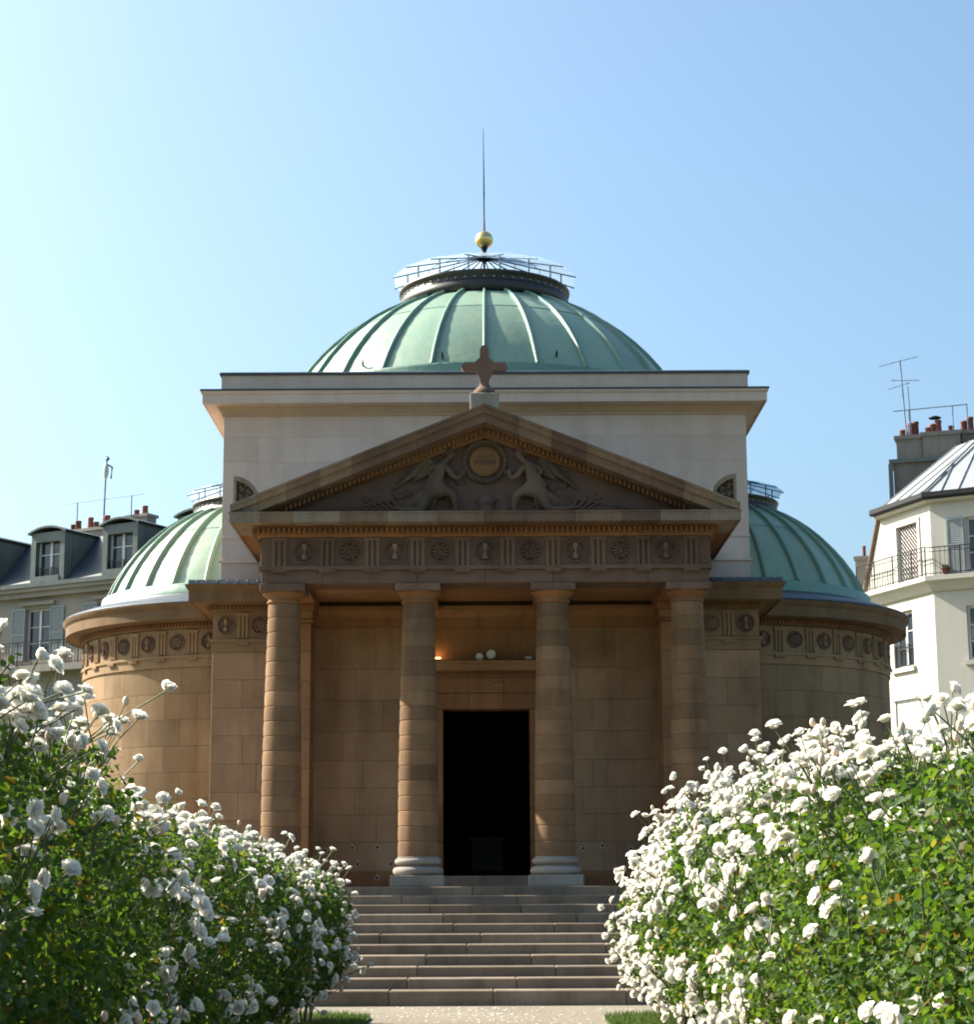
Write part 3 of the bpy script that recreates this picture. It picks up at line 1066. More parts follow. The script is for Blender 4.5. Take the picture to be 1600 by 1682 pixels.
zc = [FLOOR + 0.02, 2.05, 2.62, 3.15, 3.68, 4.22, 4.80, 5.42, 6.05, 6.88]
ashlar(-3.46, -1.04, zc, DW, 'sand_wall', pw)
ashlar(1.04, 3.46, zc, DW, 'sand_wall', pw)
ashlar(-1.04, 1.04, [6.22, 6.88], DW, 'sand_warm', pw)
MB().box(-3.44, -1.05, DW - 0.03, DW, FLOOR, 2.04, 0.01).obj('skirting_stone', 'weathered_warm', pw)
MB().box(1.05, 3.44, DW - 0.03, DW, FLOOR, 2.04, 0.01).obj('skirting_stone', 'weathered_warm', pw)
for s in (-1, 1):
    a, b = sorted((s * DX, s * (DX + 0.175)))
    zcut = [1.955, 2.6, 3.3, 3.95, 4.6, DZ1]
    for za, zb in zip(zcut[:-1], zcut[1:]):
        MB().box(a, b, DW - 0.045, DW + 0.5, za + 0.002, zb - 0.002, 0.012).obj('jamb_stone', 'weathered_warm', pw)
    # anta at the end of the wing wall
    a, b = sorted((s * 3.44, s * 4.16))
    for k in range(9):
        za, zb = FLOOR + (6.86 - FLOOR) * k / 9, FLOOR + (6.86 - FLOOR) * (k + 1) / 9
        MB().box(a, b, 38.08, DW + 0.3, za + 0.002, zb - 0.002, 0.008).obj('anta_stone', 'sand_warm', pw)
    MB().box(a - 0.05, b + 0.05, 38.02, DW + 0.2, 6.865, 6.93, 0.01).obj('anta_capital', 'weathered_warm', pw)
    MB().box(a - 0.03, b + 0.03, 38.04, DW + 0.2, 6.935, 7.10, 0.01).obj('anta_capital', 'sand_warm', pw)
    MB().box(a - 0.07, b + 0.07, 38.00, DW + 0.2, 7.105, Z_AB - 0.004, 0.01).obj('anta_capital', 'weathered_warm', pw)
# lintel stones
for (za, zb, n) in ((DZ1, 5.55, 3), (5.555, 5.86, 3)):
    xs = [-DX - 0.175 + (2 * DX + 0.35) * k / n for k in range(n + 1)]
    for a, b in zip(xs[:-1], xs[1:]):
        MB().box(a + 0.002, b - 0.002, DW - 0.045 + (0.012 if zb > 5.7 else 0), DW + 0.5, za + 0.002, zb - 0.002, 0.008).obj('lintel_stone', 'weathered_warm', pw)
MB().sweep([(-1.12, DW + 0.02), (-1.12, DW), (1.12, DW), (1.12, DW + 0.02)], [(0, 5.86), (0.06, 5.87), (0.06, 5.96), (0.08, 5.97), (0.25, 5.99), (0.25, 6.10), (0.29, 6.13), (0.29, 6.18), (-0.02, 6.19)]).obj('door_cornice', 'sand_warm', pw)
dentils([(-1.15, DW - 0.06), (1.15, DW - 0.06)], 0, 5.885, 5.955, 0.035, 0.03, 0.05, 'door_dentils', 'weathered_warm', pw)
MB().box(0.14, 0.34, DW - 0.056, DW - 0.03, 5.69, 5.72).obj('chipped_patch', 'pale', pw)

# triangular chalk marks with fixing holes low on the wall
for (x, z, up) in ((-3.20, 2.47, -1), (-2.66, 2.52, 1), (-2.16, 2.52, 1), (-2.55, 2.20, 1), (-2.16, 1.93, 1), (-1.90, 2.20, 1), (1.40, 2.53, 1), (1.90, 2.48, -1), (2.28, 2.53, 1), (2.84, 2.47, -1)):
    b = MB()
    r = 0.072
    tri = [(r * math.cos(PI / 2 * up + 2 * PI * k / 3) * 0.75, r * math.sin(PI / 2 * up + 2 * PI * k / 3)) for k in range(3)]
    for k in range(3):
        (xa, za), (xb, zb) = tri[k], tri[(k + 1) % 3]
        b.tube([(x + xa, DW - 0.034 if z < 2.04 else DW - 0.006, z + za), (x + xb, DW - 0.034 if z < 2.04 else DW - 0.006, z + zb)], 0.008, 4, smooth=False)
    mk = b.obj('wall_mark', 'mark_white', pw)
    b = MB().revolve([(0.028, 0), (0.022, 0.006), (0.0, 0.006)], n=10)
    put('fixing_hole', b.mesh('fixing_hole', 'hole'), mk, (x, DW - 0.032 if z < 2.04 else DW - 0.004, z), (PI / 2, 0, 0))

# dark hall behind the door
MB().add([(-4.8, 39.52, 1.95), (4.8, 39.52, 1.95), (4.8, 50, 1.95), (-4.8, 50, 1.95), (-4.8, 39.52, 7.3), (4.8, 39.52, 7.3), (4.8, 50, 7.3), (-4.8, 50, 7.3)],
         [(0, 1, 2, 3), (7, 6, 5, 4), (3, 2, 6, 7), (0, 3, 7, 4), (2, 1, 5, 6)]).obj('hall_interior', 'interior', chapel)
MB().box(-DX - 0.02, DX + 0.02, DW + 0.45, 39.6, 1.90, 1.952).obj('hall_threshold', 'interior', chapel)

# ---- side wings
WF = 38.4
Z_A0, Z_F0, Z_F1, Z_C = 6.33, 6.58, 7.13, 7.62
cprof = [(0.0, Z_F1), (0.05, Z_F1 + 0.005), (0.075, Z_F1 + 0.03), (0.075, Z_F1 + 0.115), (0.11, Z_F1 + 0.13), (0.40, Z_F1 + 0.165), (0.40, Z_F1 + 0.15), (0.43, Z_F1 + 0.15),
         (0.43, Z_F1 + 0.36), (0.47, Z_F1 + 0.41), (0.50, Z_F1 + 0.47), (0.50, Z_C), (0.0, Z_C + 0.015)]
for s in (-1, 1):
    wg = empty('side_wing', (s * 4.8, WF, 0), chapel)
    xa, xb = sorted((s * 4.16, s * (HALF - 0.014)))
    MB().box(xa, xb, WF + 0.014, 41.5, -0.05, Z_C - 0.02).obj('wall_core', 'mortar', wg)
    xa, xb = sorted((s * 4.12, s * HALF))
    zc2 = [0.0, 0.62, 1.24, 1.86, 2.48, 3.03, 3.58, 4.13, 4.68, 5.23, 5.78, Z_A0]
    ashlar(xa, xb, zc2, WF, 'sand_wall', wg, 0.9, 1.35)  # lightened copy paints extra bounced light onto the wing front
    for za, zb in zip(zc2[:-1], zc2[1:]):        # flank
        x0, x1 = sorted((s * HALF, s * (HALF - 0.06)))
        MB().box(x0, x1, WF + 0.064, 41.3, za + 0.003, zb - 0.003, 0.008).obj('stone_block', 'sand', wg)
    path = [(-HALF, 41.3), (-HALF, WF), (-4.1, WF)]
    if s > 0:
        path = [(-x, y) for x, y in path[::-1]]
    MB().sweep(path, [(-0.05, Z_A0), (0.03, Z_A0), (0.03, Z_F0 - 0.06), (0.06, Z_F0 - 0.055), (0.06, Z_F0), (0.0, Z_F0 + 0.004), (0.0, Z_F1 + 0.01)]).obj('architrave', 'sand', wg)
    MB().sweep(path, cprof).obj('cornice', 'cornice_brown', wg)
    dp = [(-HALF - 0.07, 41.3), (-HALF - 0.07, WF - 0.07), (-4.1, WF - 0.07)]
    if s > 0:
        dp = [(-x, y) for x, y in dp[::-1]]
    dentils(dp, 0, Z_F1 + 0.035, Z_F1 + 0.11, 0.04, 0.035, 0.05, 'dentils', 'weathered_warm', wg)
    for k, dx in enumerate((0.26, 0.60, 0.94)):
        x = s * (HALF - dx)
        if k == 1:
            put('triglyph', tri_s_me, wg, (x, WF - 0.002, Z_F0 + 0.03))
            put('regula', reg_s_me, wg, (x, WF - 0.045, Z_F0 - 0.06))
        else:
            put('metope_disc', discAs_me if k == 0 else discBs_me, wg, (x, WF - 0.004, Z_F0 + 0.28))
    # zinc covered roof
    x0, x1 = sorted((s * 3.9, s * (HALF + 0.44)))
    MB().add([(x0, WF - 0.46, Z_C + 0.01), (x1, WF - 0.46, Z_C + 0.01), (x1, 41.0, Z_C + 0.01), (x0, 41.0, Z_C + 0.01),
              (x0, WF - 0.40, Z_C + 0.10), (x1, WF - 0.40, Z_C + 0.10), (x1, 41.0, Z_C + 0.42), (x0, 41.0, Z_C + 0.42)],
             [(0, 1, 5, 4), (4, 5, 6, 7), (1, 2, 6, 5), (3, 0, 4, 7), (2, 3, 7, 6)]).obj('zinc_roof', 'zinc_blue', wg)
    b = MB()
    for k in range(9):
        x = s * (4.1 + 0.2 * k)
        b.sphere((x, WF - 0.435, Z_C + 0.07), 0.014, 6, 4)
    b.obj('roof_rivets', 'lamp_grey', wg, kind='stuff')

# ---- apses with half domes
AX, AR = 5.25, 3.95
DR, DZC = 3.71, 6.825           # sphere of the half dome
Z_D0 = 8.20
NB = 13


def on_apse(s, a, r):
    """a = 0 towards the viewer, PI/2 straight out to the side"""
    return (s * (AX + r * math.sin(a)), AX_Y - r * math.cos(a))


def gore(a0, a1, Rs, zc0, t0, t1, nu=4, nv=5):
    P = []
    for i in range(nu + 1):
        a = a0 + (a1 - a0) * i / nu
        P.append([(Rs * math.cos(t) * math.sin(a), -Rs * math.cos(t) * math.cos(a), zc0 + Rs * math.sin(t)) for t in [t0 + (t1 - t0) * j / nv for j in range(nv + 1)]])
    return MB().grid(P)


def rib(Rs, zc0, t0, t1, w, h, n=9):
    P = []
    for j in range(n + 1):
        t = t0 + (t1 - t0) * j / n
        row = []
        ww = w * (0.72 + 0.28 * math.cos(t) / math.cos(t0))
        for x, d in ((-ww / 2, -0.03), (-ww / 2 * 0.85, h * 0.75), (-ww * 0.3, h), (ww * 0.3, h), (ww / 2 * 0.85, h * 0.75), (ww / 2, -0.03)):
            row.append((x, -(Rs + d) * math.cos(t), zc0 + (Rs + d) * math.sin(t)))
        P.append(row)
    b = MB().grid(P, smooth=True)
    b.add(P[0], [tuple(range(6))])
    b.add(P[-1], [tuple(range(6))[::-1]])
    return b


def lantern(name, c, rr, z_ring, parent, full, lab):
    """glazed oculus: dark metal ring, posts, radial rafters and sloping glass panes; c = centre"""
    L = empty(name, (c[0], c[1], z_ring), parent, lab)
    n = 16
    k = rr / 2.09
    s = 0
    if not full:
        s = 1 if c[0] > 0 else -1
    a0, a1 = (0.0, 2 * PI) if full else ((0.02, PI - 0.02) if s > 0 else (-PI + 0.02, -0.02))
    MB().revolve([(r * k, z_ring + z * k) for r, z in ((1.88, -0.46), (2.02, -0.42), (2.02, -0.22), (1.975, -0.20), (1.975, -0.05), (2.03, -0.03), (2.04, 0.03), (1.94, 0.06), (1.80, 0.05), (1.74, -0.35))],
                 (c[0], c[1]), a0, a1, 64 if full else 32).obj('drum_ring', 'dark_metal', L)
    rv = MB()
    cnt = 56
    for i in range(cnt):
        a = 2 * PI * i / cnt
        if full or s * math.sin(a) > 0.08:
            rv.sphere((c[0] + 1.985 * k * math.sin(a), c[1] - 1.985 * k * math.cos(a), z_ring - 0.125 * k), 0.022 * k, 6, 4)
    rv.obj('ring_rivets', 'lamp_grey', L, kind='stuff')
    ze, za = z_ring + 0.36 * k, z_ring + 0.97 * k
    Re, Ri = 2.09 * k, 0.16 * k

    def P(a, r):
        t = (Re - r) / Re
        return Vector((c[0] + r * math.sin(a), c[1] - r * math.cos(a), ze + (za - ze) * t))
    for i in range(n):
        a = 2 * PI * (i + 0.5) / n
        am = 2 * PI * (i + 1) / n
        ok = full or s * math.sin(a) > 0.1
        if ok:
            p = P(a, 1.86 * k)
            MB().tube([(p.x, p.y, z_ring + 0.03), (p.x, p.y, p.z)], 0.019 * k, 6).obj('post', 'blue_steel', L)
            q = [P(a, Re + 0.12 * k), P(a, Ri)]
            MB().tube(q, 0.017 * k, 6).obj('rafter', 'blue_steel', L)
            for r in (1.35 * k, 0.75 * k):
                p1, p2 = P(a, r), P(a + 2 * PI / n, r)
                if full or s * math.sin(a + 2 * PI / n) > 0.1:
                    MB().tube([p1 - Vector((0, 0, 0.03)), p2 - Vector((0, 0, 0.03))], 0.008 * k, 5).obj('purlin', 'blue_steel', L)
        if full or (s * math.sin(a) > 0.1 and s * math.sin(a + 2 * PI / n) > 0.1):
            up = Vector((0, 0, 0.03 * k))
            v = [P(a, Re + 0.10 * k) + up, P(a + 2 * PI / n, Re + 0.10 * k) + up, P(a + 2 * PI / n, Ri) + up, P(a, Ri) + up]
            vb = [p + Vector((0, 0, 0.012)) for p in v]
            MB().add(v + vb, [(3, 2, 1, 0), (4, 5, 6, 7), (0, 1, 5, 4), (1, 2, 6, 5), (2, 3, 7, 6), (3, 0, 4, 7)]).obj('glass_pane', 'clear_glass', L)
    if full:
        put('hub', MB().revolve([(0.18, -0.06), (0.19, 0.02), (0.12, 0.06), (0.06, 0.10), (0.05, 0.18), (0.075, 0.20), (0.085, 0.24), (0.0, 0.24)], n=16).mesh('hub', 'iron'), L, (c[0], c[1], za))
        put('gilded_ball', MB().sphere((0, 0, 0), 0.215, 28, 16).mesh('gilded_ball', 'gold'), L, (c[0], c[1], za + 0.44))
        MB().tube([(c[0], c[1], za - 0.5), (c[0], c[1], za + 0.2)], 0.03, 8).obj('king_post', 'iron', L)
        MB().tube([(c[0], c[1], za + 0.62), (c[0], c[1], za + 1.6), (c[0] - 0.01, c[1], za + 3.27)], [0.030, 0.018, 0.006], 8).obj('lightning_rod', 'iron', L)
    return L


# main dome gores etc. share meshes per dome
def dome(name, c, Rs, zc0, t0, t1, ribs, a_from, a_to, parent, lab):
    D = empty(name, (c[0], c[1], zc0 + Rs * math.sin(t0)), parent, lab)
    da = 2 * PI / ribs
    tm = t0 + (t1 - t0) * 0.60
    lo = gore(0, da, Rs, 0, t0, tm + 0.004).mesh('copper_panel', 'copper')
    hi = gore(0, da, Rs + 0.009, 0, tm, t1).mesh('copper_panel', 'copper')
    rb = rib(Rs, 0, t0, t1, 0.085, 0.08).mesh('batten', 'copper_rib')
    k0 = round(a_from / da)
    k1 = round(a_to / da)
    for k in range(k0, k1):
        put('copper_panel', lo, D, (c[0], c[1], zc0), (0, 0, k * da))
        put('copper_panel', hi, D, (c[0], c[1], zc0), (0, 0, k * da))
    for k in range(k0, k1 + (0 if k1 - k0 == ribs else 1)):
        put('batten', rb, D, (c[0], c[1], zc0), (0, 0, k * da))
    return D


# block = 8.9 deg stone spans
SPAN = R(11.0)
for s in (-1, 1):
    side_word = 'sunlit' if s < 0 else 'shaded'
    ap = empty('apse', (s * AX, AX_Y, 0), chapel)
    a0, a1 = (0.0, PI) if s > 0 else (-PI, 0.0)
    MB().revolve([(AR - 0.014, -0.05), (AR - 0.014, Z_C)], (s * AX, AX_Y), a0, a1, 48).obj('wall_core', 'mortar', ap)
    zc3 = [0.0, 0.62, 1.24, 1.86, 2.48, 3.03, 3.58, 4.13, 4.68, 5.23, 5.78, Z_A0]
    cache = {}
    for r, (za, zb) in enumerate(zip(zc3[:-1], zc3[1:])):
        h = round(zb - za, 3)
        if h not in cache:
            g = 0.0006
            c = 0.005
            mb = MB()
            pf = ((AR - 0.05, 0.002), (AR - c, 0.002), (AR, 0.002 + c), (AR, h - 0.002 - c), (AR - c, h - 0.002), (AR - 0.05, h - 0.002))
            for q in range(5):
                P = [[(rr * math.sin(a), -rr * math.cos(a), z) for rr, z in pf[q:q + 2]] for a in [g + (SPAN - 2 * g) * i / 5 for i in range(6)]]
                mb.grid(P, smooth=True)
            for a in (g, SPAN - g):
                mb.add([(rr * math.sin(a), -rr * math.cos(a), z) for rr, z in pf], [tuple(range(6))])
            cache[h] = mb.mesh('stone_block', 'sand')
        off = -0.4 + (0.5 if r % 2 else 0.0)
        for k in range(0, 18):
            a = (k + off) * SPAN
            if a < -0.02 - SPAN or a > PI * 0.62:
                continue
            put('stone_block', cache[h], ap, (s * AX, AX_Y, za), (0, 0, a if s > 0 else -a - SPAN))
    MB().revolve([(AR - 0.05, Z_A0), (AR + 0.03, Z_A0), (AR + 0.03, Z_F0 - 0.06), (AR + 0.06, Z_F0 - 0.055), (AR + 0.06, Z_F0), (AR, Z_F0 + 0.004), (AR, Z_F1 + 0.01)], (s * AX, AX_Y), a0, a1, 72, smooth=False).obj('architrave', 'sand', ap)
    MB().revolve([(AR + o, z + 0.02) for o, z in cprof], (s * AX, AX_Y), a0, a1, 96, smooth=False).obj('cornice', 'cornice_brown', ap)
    pts = []
    for i in range(181):
        a = a0 + (a1 - a0) * i / 180
        pts.append((s * AX + (AR + 0.07) * math.sin(a), AX_Y - (AR + 0.07) * math.cos(a)))
    b = MB()
    for i in range(165):
        a = a0 + (a1 - a0) * (i + 0.5) / 165
        ca, sa = math.cos(a), math.sin(a)
        v = []
        for z in (Z_F1 + 0.055, Z_F1 + 0.13):
            for rr, e in ((AR + 0.07, -0.02), (AR + 0.07, 0.02), (AR + 0.125, 0.02), (AR + 0.125, -0.02)):
                v.append((s * AX + rr * sa + e * ca, AX_Y - rr * ca + e * sa, z))
        b.add(v, [(0, 3, 2, 1), (4, 5, 6, 7), (3, 7, 6, 2), (0, 4, 7, 3), (1, 2, 6, 5), (0, 1, 5, 4)])
    b.obj('dentils', 'weathered_warm', ap, kind='stuff')
    st = R(5.3)
    for k in range(1, 26):
        a = st * k - R(2.0)
        if a > PI * 0.6:
            break
        x, y = on_apse(s, a, AR + 0.003)
        rz = a if s > 0 else -a
        if k % 2:
            put('triglyph', tri_s_me, ap, (x, y, Z_F0 + 0.03), (0, 0, rz))
            x, y = on_apse(s, a, AR + 0.045)
            put('regula', reg_s_me, ap, (x, y, Z_F0 - 0.06), (0, 0, rz))
        else:
            put('metope_disc', discAs_me if k % 4 else discBs_me, ap, (x, y, Z_F0 + 0.28), (0, 0, rz))
    # zinc gutter slope and base band of the half dome
    MB().revolve([(AR + 0.50, Z_C + 0.035), (AR + 0.47, Z_C + 0.07), (AR + 0.12, Z_C + 0.20), (3.64, Z_C + 0.31), (3.61, Z_C + 0.40)], (s * AX, AX_Y), a0, a1, 72).obj('zinc_gutter', 'zinc_blue', ap)
    MB().revolve([(3.63, Z_C + 0.33), (3.60, Z_D0 - 0.02), (3.55, Z_D0 + 0.0), (3.44, Z_D0 + 0.03)], (s * AX, AX_Y), a0, a1, 72).obj('dome_base_band', 'copper_rib', ap)
    t0 = math.asin((Z_D0 - DZC) / DR)
    t1 = math.acos(1.53 / DR)
    dome('half_dome', (s * AX, AX_Y), DR, DZC, t0, t1, 28, a0, a1, chapel, side_word + ' green copper half dome over the apse')
    lantern('apse_skylight', (s * AX, AX_Y), 1.64, DZC + DR * math.sin(t1) + 0.26, chapel, False, 'small glazed skylight on the ' + side_word + ' apse dome')

# ---- upper hall block
FB = 39.38
hb = empty('hall_block', (0, FB, 7), chapel)
MB().add([(-HALF + 0.012, FB + 0.012, 7.1), (HALF - 0.012, FB + 0.012, 7.1), (HALF - 0.012, 50.2, 0), (-HALF + 0.012, 50.2, 0), (-HALF + 0.012, FB + 0.012, 11.9), (HALF - 0.012, FB + 0.012, 11.9), (HALF - 0.012, 50.2, 11.9), (-HALF + 0.012, 50.2, 11.9),
          (-HALF + 0.012, 40.0, 0), (HALF - 0.012, 40.0, 0), (-HALF + 0.012, 40.0, 7.1), (HALF - 0.012, 40.0, 7.1)],
         [(0, 1, 5, 4), (3, 7, 6, 2), (8, 3, 2, 9), (1, 11, 6, 5), (11, 9, 2, 6), (0, 4, 7, 10), (10, 7, 3, 8), (4, 5, 6, 7)]).obj('wall_core', 'pale_mortar', hb)
zc4 = [7.55, 8.31, 8.80, 9.33, 9.86, 10.39, 10.92, 11.40]
ashlar(-HALF, HALF, zc4, FB, 'cream', hb, 1.0, 1.9, 0.002, jit=0.001, gap=0.0008)
for s in (-1, 1):
    for za, zb in zip(zc4[:-1], zc4[1:]):
        x0, x1 = sorted((s * HALF, s * (HALF - 0.05)))
        y = FB + 0.07
        while y < 50.0:
            w = min(1.7, 50.15 - y)
            MB().box(x0, x1, y + 0.002, y + w - 0.002, za + 0.002, zb - 0.002, 0.005).obj('stone_block', 'cream', hb)
            y += w
path = [(-HALF, 50.2), (-HALF, FB), (HALF, FB), (HALF, 50.2)]
MB().sweep(path, [(0, 8.27), (0.035, 8.28), (0.035, 8.33), (0.0, 8.335)]).obj('string_course', 'cream', hb)
MB().sweep(path, [(0, 8.78), (0.02, 8.785), (0.02, 8.81), (0.0, 8.815)]).obj('string_course', 'cream', hb)
MB().sweep(path, [(-0.05, 11.36), (0.03, 11.36), (0.03, 11.42), (0.06, 11.44), (0.11, 11.52), (0.15, 11.55)]).obj('bed_moulding', 'cream_band', hb)
MB().sweep(path, [(0.15, 11.551), (0.37, 11.57), (0.37, 11.55), (0.40, 11.55), (0.40, 11.73), (0.425, 11.75), (0.44, 11.80), (0.44, 11.83), (0.0, 11.85)]).obj('cornice', 'cream', hb)
MB().sweep(path, [(0.445, 11.80), (0.45, 11.84), (0.0, 11.868)]).obj('cornice_flashing', 'zinc_blue', hb)
MB().sweep([(x * 1.0, y) for x, y in path], [(0.06, 11.84), (0.06, 12.225), (-0.4, 12.225)]).obj('parapet', 'cream', hb)
MB().sweep(path, [(0.055, 12.228), (0.10, 12.228), (0.10, 12.275), (0.05, 12.30), (-0.6, 12.32)]).obj('parapet_cap', 'zinc_blue', hb)
MB().add([(-5.3, FB + 0.1, 12.30), (5.3, FB + 0.1, 12.30), (5.3, 50.1, 12.30), (-5.3, 50.1, 12.30)], [(0, 1, 2, 3)]).obj('flat_roof', 'zinc_blue', hb)
put('roof_vent', MB().revolve([(0.20, 0), (0.20, 0.06), (0.30, 0.06), (0.30, 0.10), (0.22, 0.15), (0.0, 0.19)], n=20).mesh('roof_vent', 'lamp_grey'), hb, (4.62, 40.2, 12.30))

# ---- main dome
MR_, MZC = 5.30, 10.22
t0 = math.asin((12.69 - MZC) / MR_)
t1 = math.acos(1.93 / MR_)
c = (0, AX_Y)
dm = dome('main_dome', c, MR_, MZC, t0, t1, 26, 0, 2 * PI, chapel, 'large ribbed green copper dome above the hall')
MB().revolve([(4.98, 12.28), (4.95, 12.45), (4.90, 12.62), (4.90, 12.67), (4.78, 12.70)], c, n=96).obj('dome_apron', 'copper_rib', dm)
lantern('skylight_lantern', (0, AX_Y), 2.09, 15.62, chapel, True, 'glazed lantern with gilded ball and lightning rod on the main dome')
for (x, z) in ((-2.65, 12.9), (1.55, 12.95), (-0.9, 12.86)):
    y = AX_Y - math.sqrt(max(0, (MR_ + 0.02) ** 2 - (z - MZC) ** 2 - x * x))
    put('dome_hook', MB().tube([(0, 0.03, 0), (0, -0.06, 0.0), (0, -0.09, 0.05), (0, -0.08, 0.09)], 0.022, 6).mesh('dome_hook', 'iron'), dm, (x, y, z))

# ---- things standing on the door cornice
def floodlight(x, z, r, lab, tilt):
    e = empty('floodlight', (x, DW - 0.12, 6.19))
    thing(e, lab, 'floodlight')
    put('housing', MB().revolve([(0.0, 0.10), (r * 0.55, 0.09), (r * 0.8, 0.04), (r, -0.01), (r * 1.08, -0.02), (r * 1.08, -0.045), (r, -0.05)], n=20).mesh('housing', 'lamp_grey'), e, (x, DW - 0.14, 6.19 + z), (R(-90) + tilt, 0, 0))
    put('lens', MB().revolve([(r, -0.045), (r * 0.6, -0.055), (0.0, -0.06)][::-1], n=20).mesh('lens', 'white_paint'), e, (x, DW - 0.14, 6.19 + z), (R(-90) + tilt, 0, 0))
    MB().tube([(x, DW - 0.10, 6.188), (x, DW - 0.10, 6.19 + z)], 0.014, 6).obj('bracket', 'iron', e)


floodlight(-0.13, 0.085, 0.075, 'smaller round floodlight on the ledge above the door', 0.3)
floodlight(0.10, 0.125, 0.088, 'larger round floodlight on the ledge above the door', 0.1)
e = empty('lit_lamp', (-0.97, DW - 0.15, 6.19))
thing(e, 'small lit orange lamp on the door ledge beside the column', 'lamp')
MB().box(-1.03, -0.90, DW - 0.20, DW - 0.10, 6.192, 6.225, 0.008).obj('housing', 'iron', e)
MB().box(-1.02, -0.91, DW - 0.19, DW - 0.11, 6.226, 6.255, 0.004).obj('bulb_strip', 'lit_lamp', e)
ld = bpy.data.lights.new('lamp_glow', 'POINT')
ld.energy = 0.35; ld.color = (1, 0.5, 0.16); ld.shadow_soft_size = 0.04
lo = bpy.data.objects.new('lamp_glow', ld); COL.objects.link(lo); lo.parent = e; lo.location = (0, 0.03, 0.13)
e = empty('junction_box', (0.86, DW - 0.14, 6.19))
thing(e, 'small grey spotlight box on the door ledge beside the column', 'spotlight')
MB().box(0.78, 0.92, DW - 0.2, DW - 0.1, 6.20, 6.27, 0.012).obj('housing', 'lamp_grey', e)
MB().box(0.83, 0.87, DW - 0.17, DW - 0.13, 6.188, 6.205).obj('foot', 'iron', e)
# altar dimly seen in the hall
e = empty('altar', (0, 48.2, 1.955))
thing(e, 'dim stone altar block far inside the dark doorway', 'altar')
MB().box(-0.7, 0.7, 47.9, 48.6, 1.955, 2.12, 0.02).obj('altar_step', 'interior', e)
MB().box(-0.38, 0.38, 48.0, 48.5, 2.12, 2.85, 0.02).obj('altar_block', 'grey_stone', e)
MB().box(-0.46, 0.46, 47.94, 48.56, 2.85, 2.95, 0.02).obj('altar_slab', 'grey_stone', e)


# ------------------------------------------------------------------ neighbouring houses
class Face:
    """a vertical facade plane: u along it, v outwards, z up"""
    def __init__(s, O, beta):
        s.O = Vector((O[0], O[1], 0))
        s.d = Vector((math.cos(beta), math.sin(beta), 0))
        s.n = Vector((math.sin(beta), -math.cos(beta), 0))   # towards the viewer

    def p(s, u, v, z):
        return s.O + s.d * u + s.n * v + Vector((0, 0, z))

    def box(s, mb, u0, u1, v0, v1, z0, z1):
        b = MB().box(u0, u1, -v1, -v0, z0, z1)
        return mb.add([s.p(x, -y, z) for x, y, z in b.v], b.f)

    def part(s, name, mat, parent, boxes, kind=None):
        mb = MB()
        for b in boxes:
            s.box(mb, *b)
        return mb.obj(name, mat, parent, kind=kind)


def window(F, parent, u0, u1, z0, z1, frame='white_paint', depth=0.22, sill=True, panes=3, shutters=False):
    w = F.part('window', frame, parent, [(u0, u0 + 0.07, -depth, -depth + 0.07, z0, z1), (u1 - 0.07, u1, -depth, -depth + 0.07, z0, z1), (u0 + 0.07, u1 - 0.07, -depth, -depth + 0.07, z1 - 0.08, z1),
                                         (u0 + 0.07, u1 - 0.07, -depth, -depth + 0.07, z0, z0 + 0.1), ((u0 + u1) / 2 - 0.06, (u0 + u1) / 2 + 0.06, -depth + 0.002, -depth + 0.08, z0 + 0.1, z1 - 0.08)])
    um = (u0 + u1) / 2
    for a, b in ((u0 + 0.07, um - 0.06), (um + 0.06, u1 - 0.07)):
        hs = [z0 + 0.1 + (z1 - z0 - 0.18) * k / panes for k in range(panes + 1)]
        for c, d in zip(hs[:-1], hs[1:]):
            F.part('pane', 'glass', w, [(a, b, -depth + 0.01, -depth + 0.02, c + 0.015, d - 0.015)])
        F.part('glazing_bar', frame, w, [(a, b, -depth + 0.005, -depth + 0.05, h - 0.018, h + 0.018) for h in hs[1:-1]])
    if sill:
        F.part('sill', 'plaster_white' if frame == 'white_paint' else 'plaster_grey', w, [(u0 - 0.12, u1 + 0.12, -depth, 0.12, z0 - 0.16, z0 - 0.001)])
    return w


def wall_with_holes(F, u0, u1, z0, z1, holes, thick, v=0.0):
    """solid wall as a set of butted boxes round rectangular holes"""
    us = sorted({u0, u1, *[h[0] for h in holes], *[h[1] for h in holes]})
    zz = sorted({z0, z1, *[h[2] for h in holes], *[h[3] for h in holes]})
    us = [u for u in us if u0 <= u <= u1]
    zz = [z for z in zz if z0 <= z <= z1]
    mb = MB()
    V = {}

    def hole(i, j):
        uc, zc_ = (us[i] + us[i + 1]) / 2, (zz[j] + zz[j + 1]) / 2
        return any(h[0] < uc < h[1] and h[2] < zc_ < h[3] for h in holes)
    solid = {(i, j) for i in range(len(us) - 1) for j in range(len(zz) - 1) if not hole(i, j)}
    for i, j in solid:
        a, b, c, d = us[i], us[i + 1], zz[j], zz[j + 1]
        mb.add([F.p(a, v, c), F.p(b, v, c), F.p(b, v, d), F.p(a, v, d)], [(0, 1, 2, 3)])
        for (di, dj, q) in ((-1, 0, [(a, d), (a, c)]), (1, 0, [(b, c), (b, d)]), (0, -1, [(a, c), (b, c)]), (0, 1, [(b, d), (a, d)])):
            if (i + di, j + dj) not in solid:
                mb.add([F.p(q[0][0], v, q[0][1]), F.p(q[0][0], v - thick, q[0][1]), F.p(q[1][0], v - thick, q[1][1]), F.p(q[1][0], v, q[1][1])], [(0, 1, 2, 3)])
    return mb


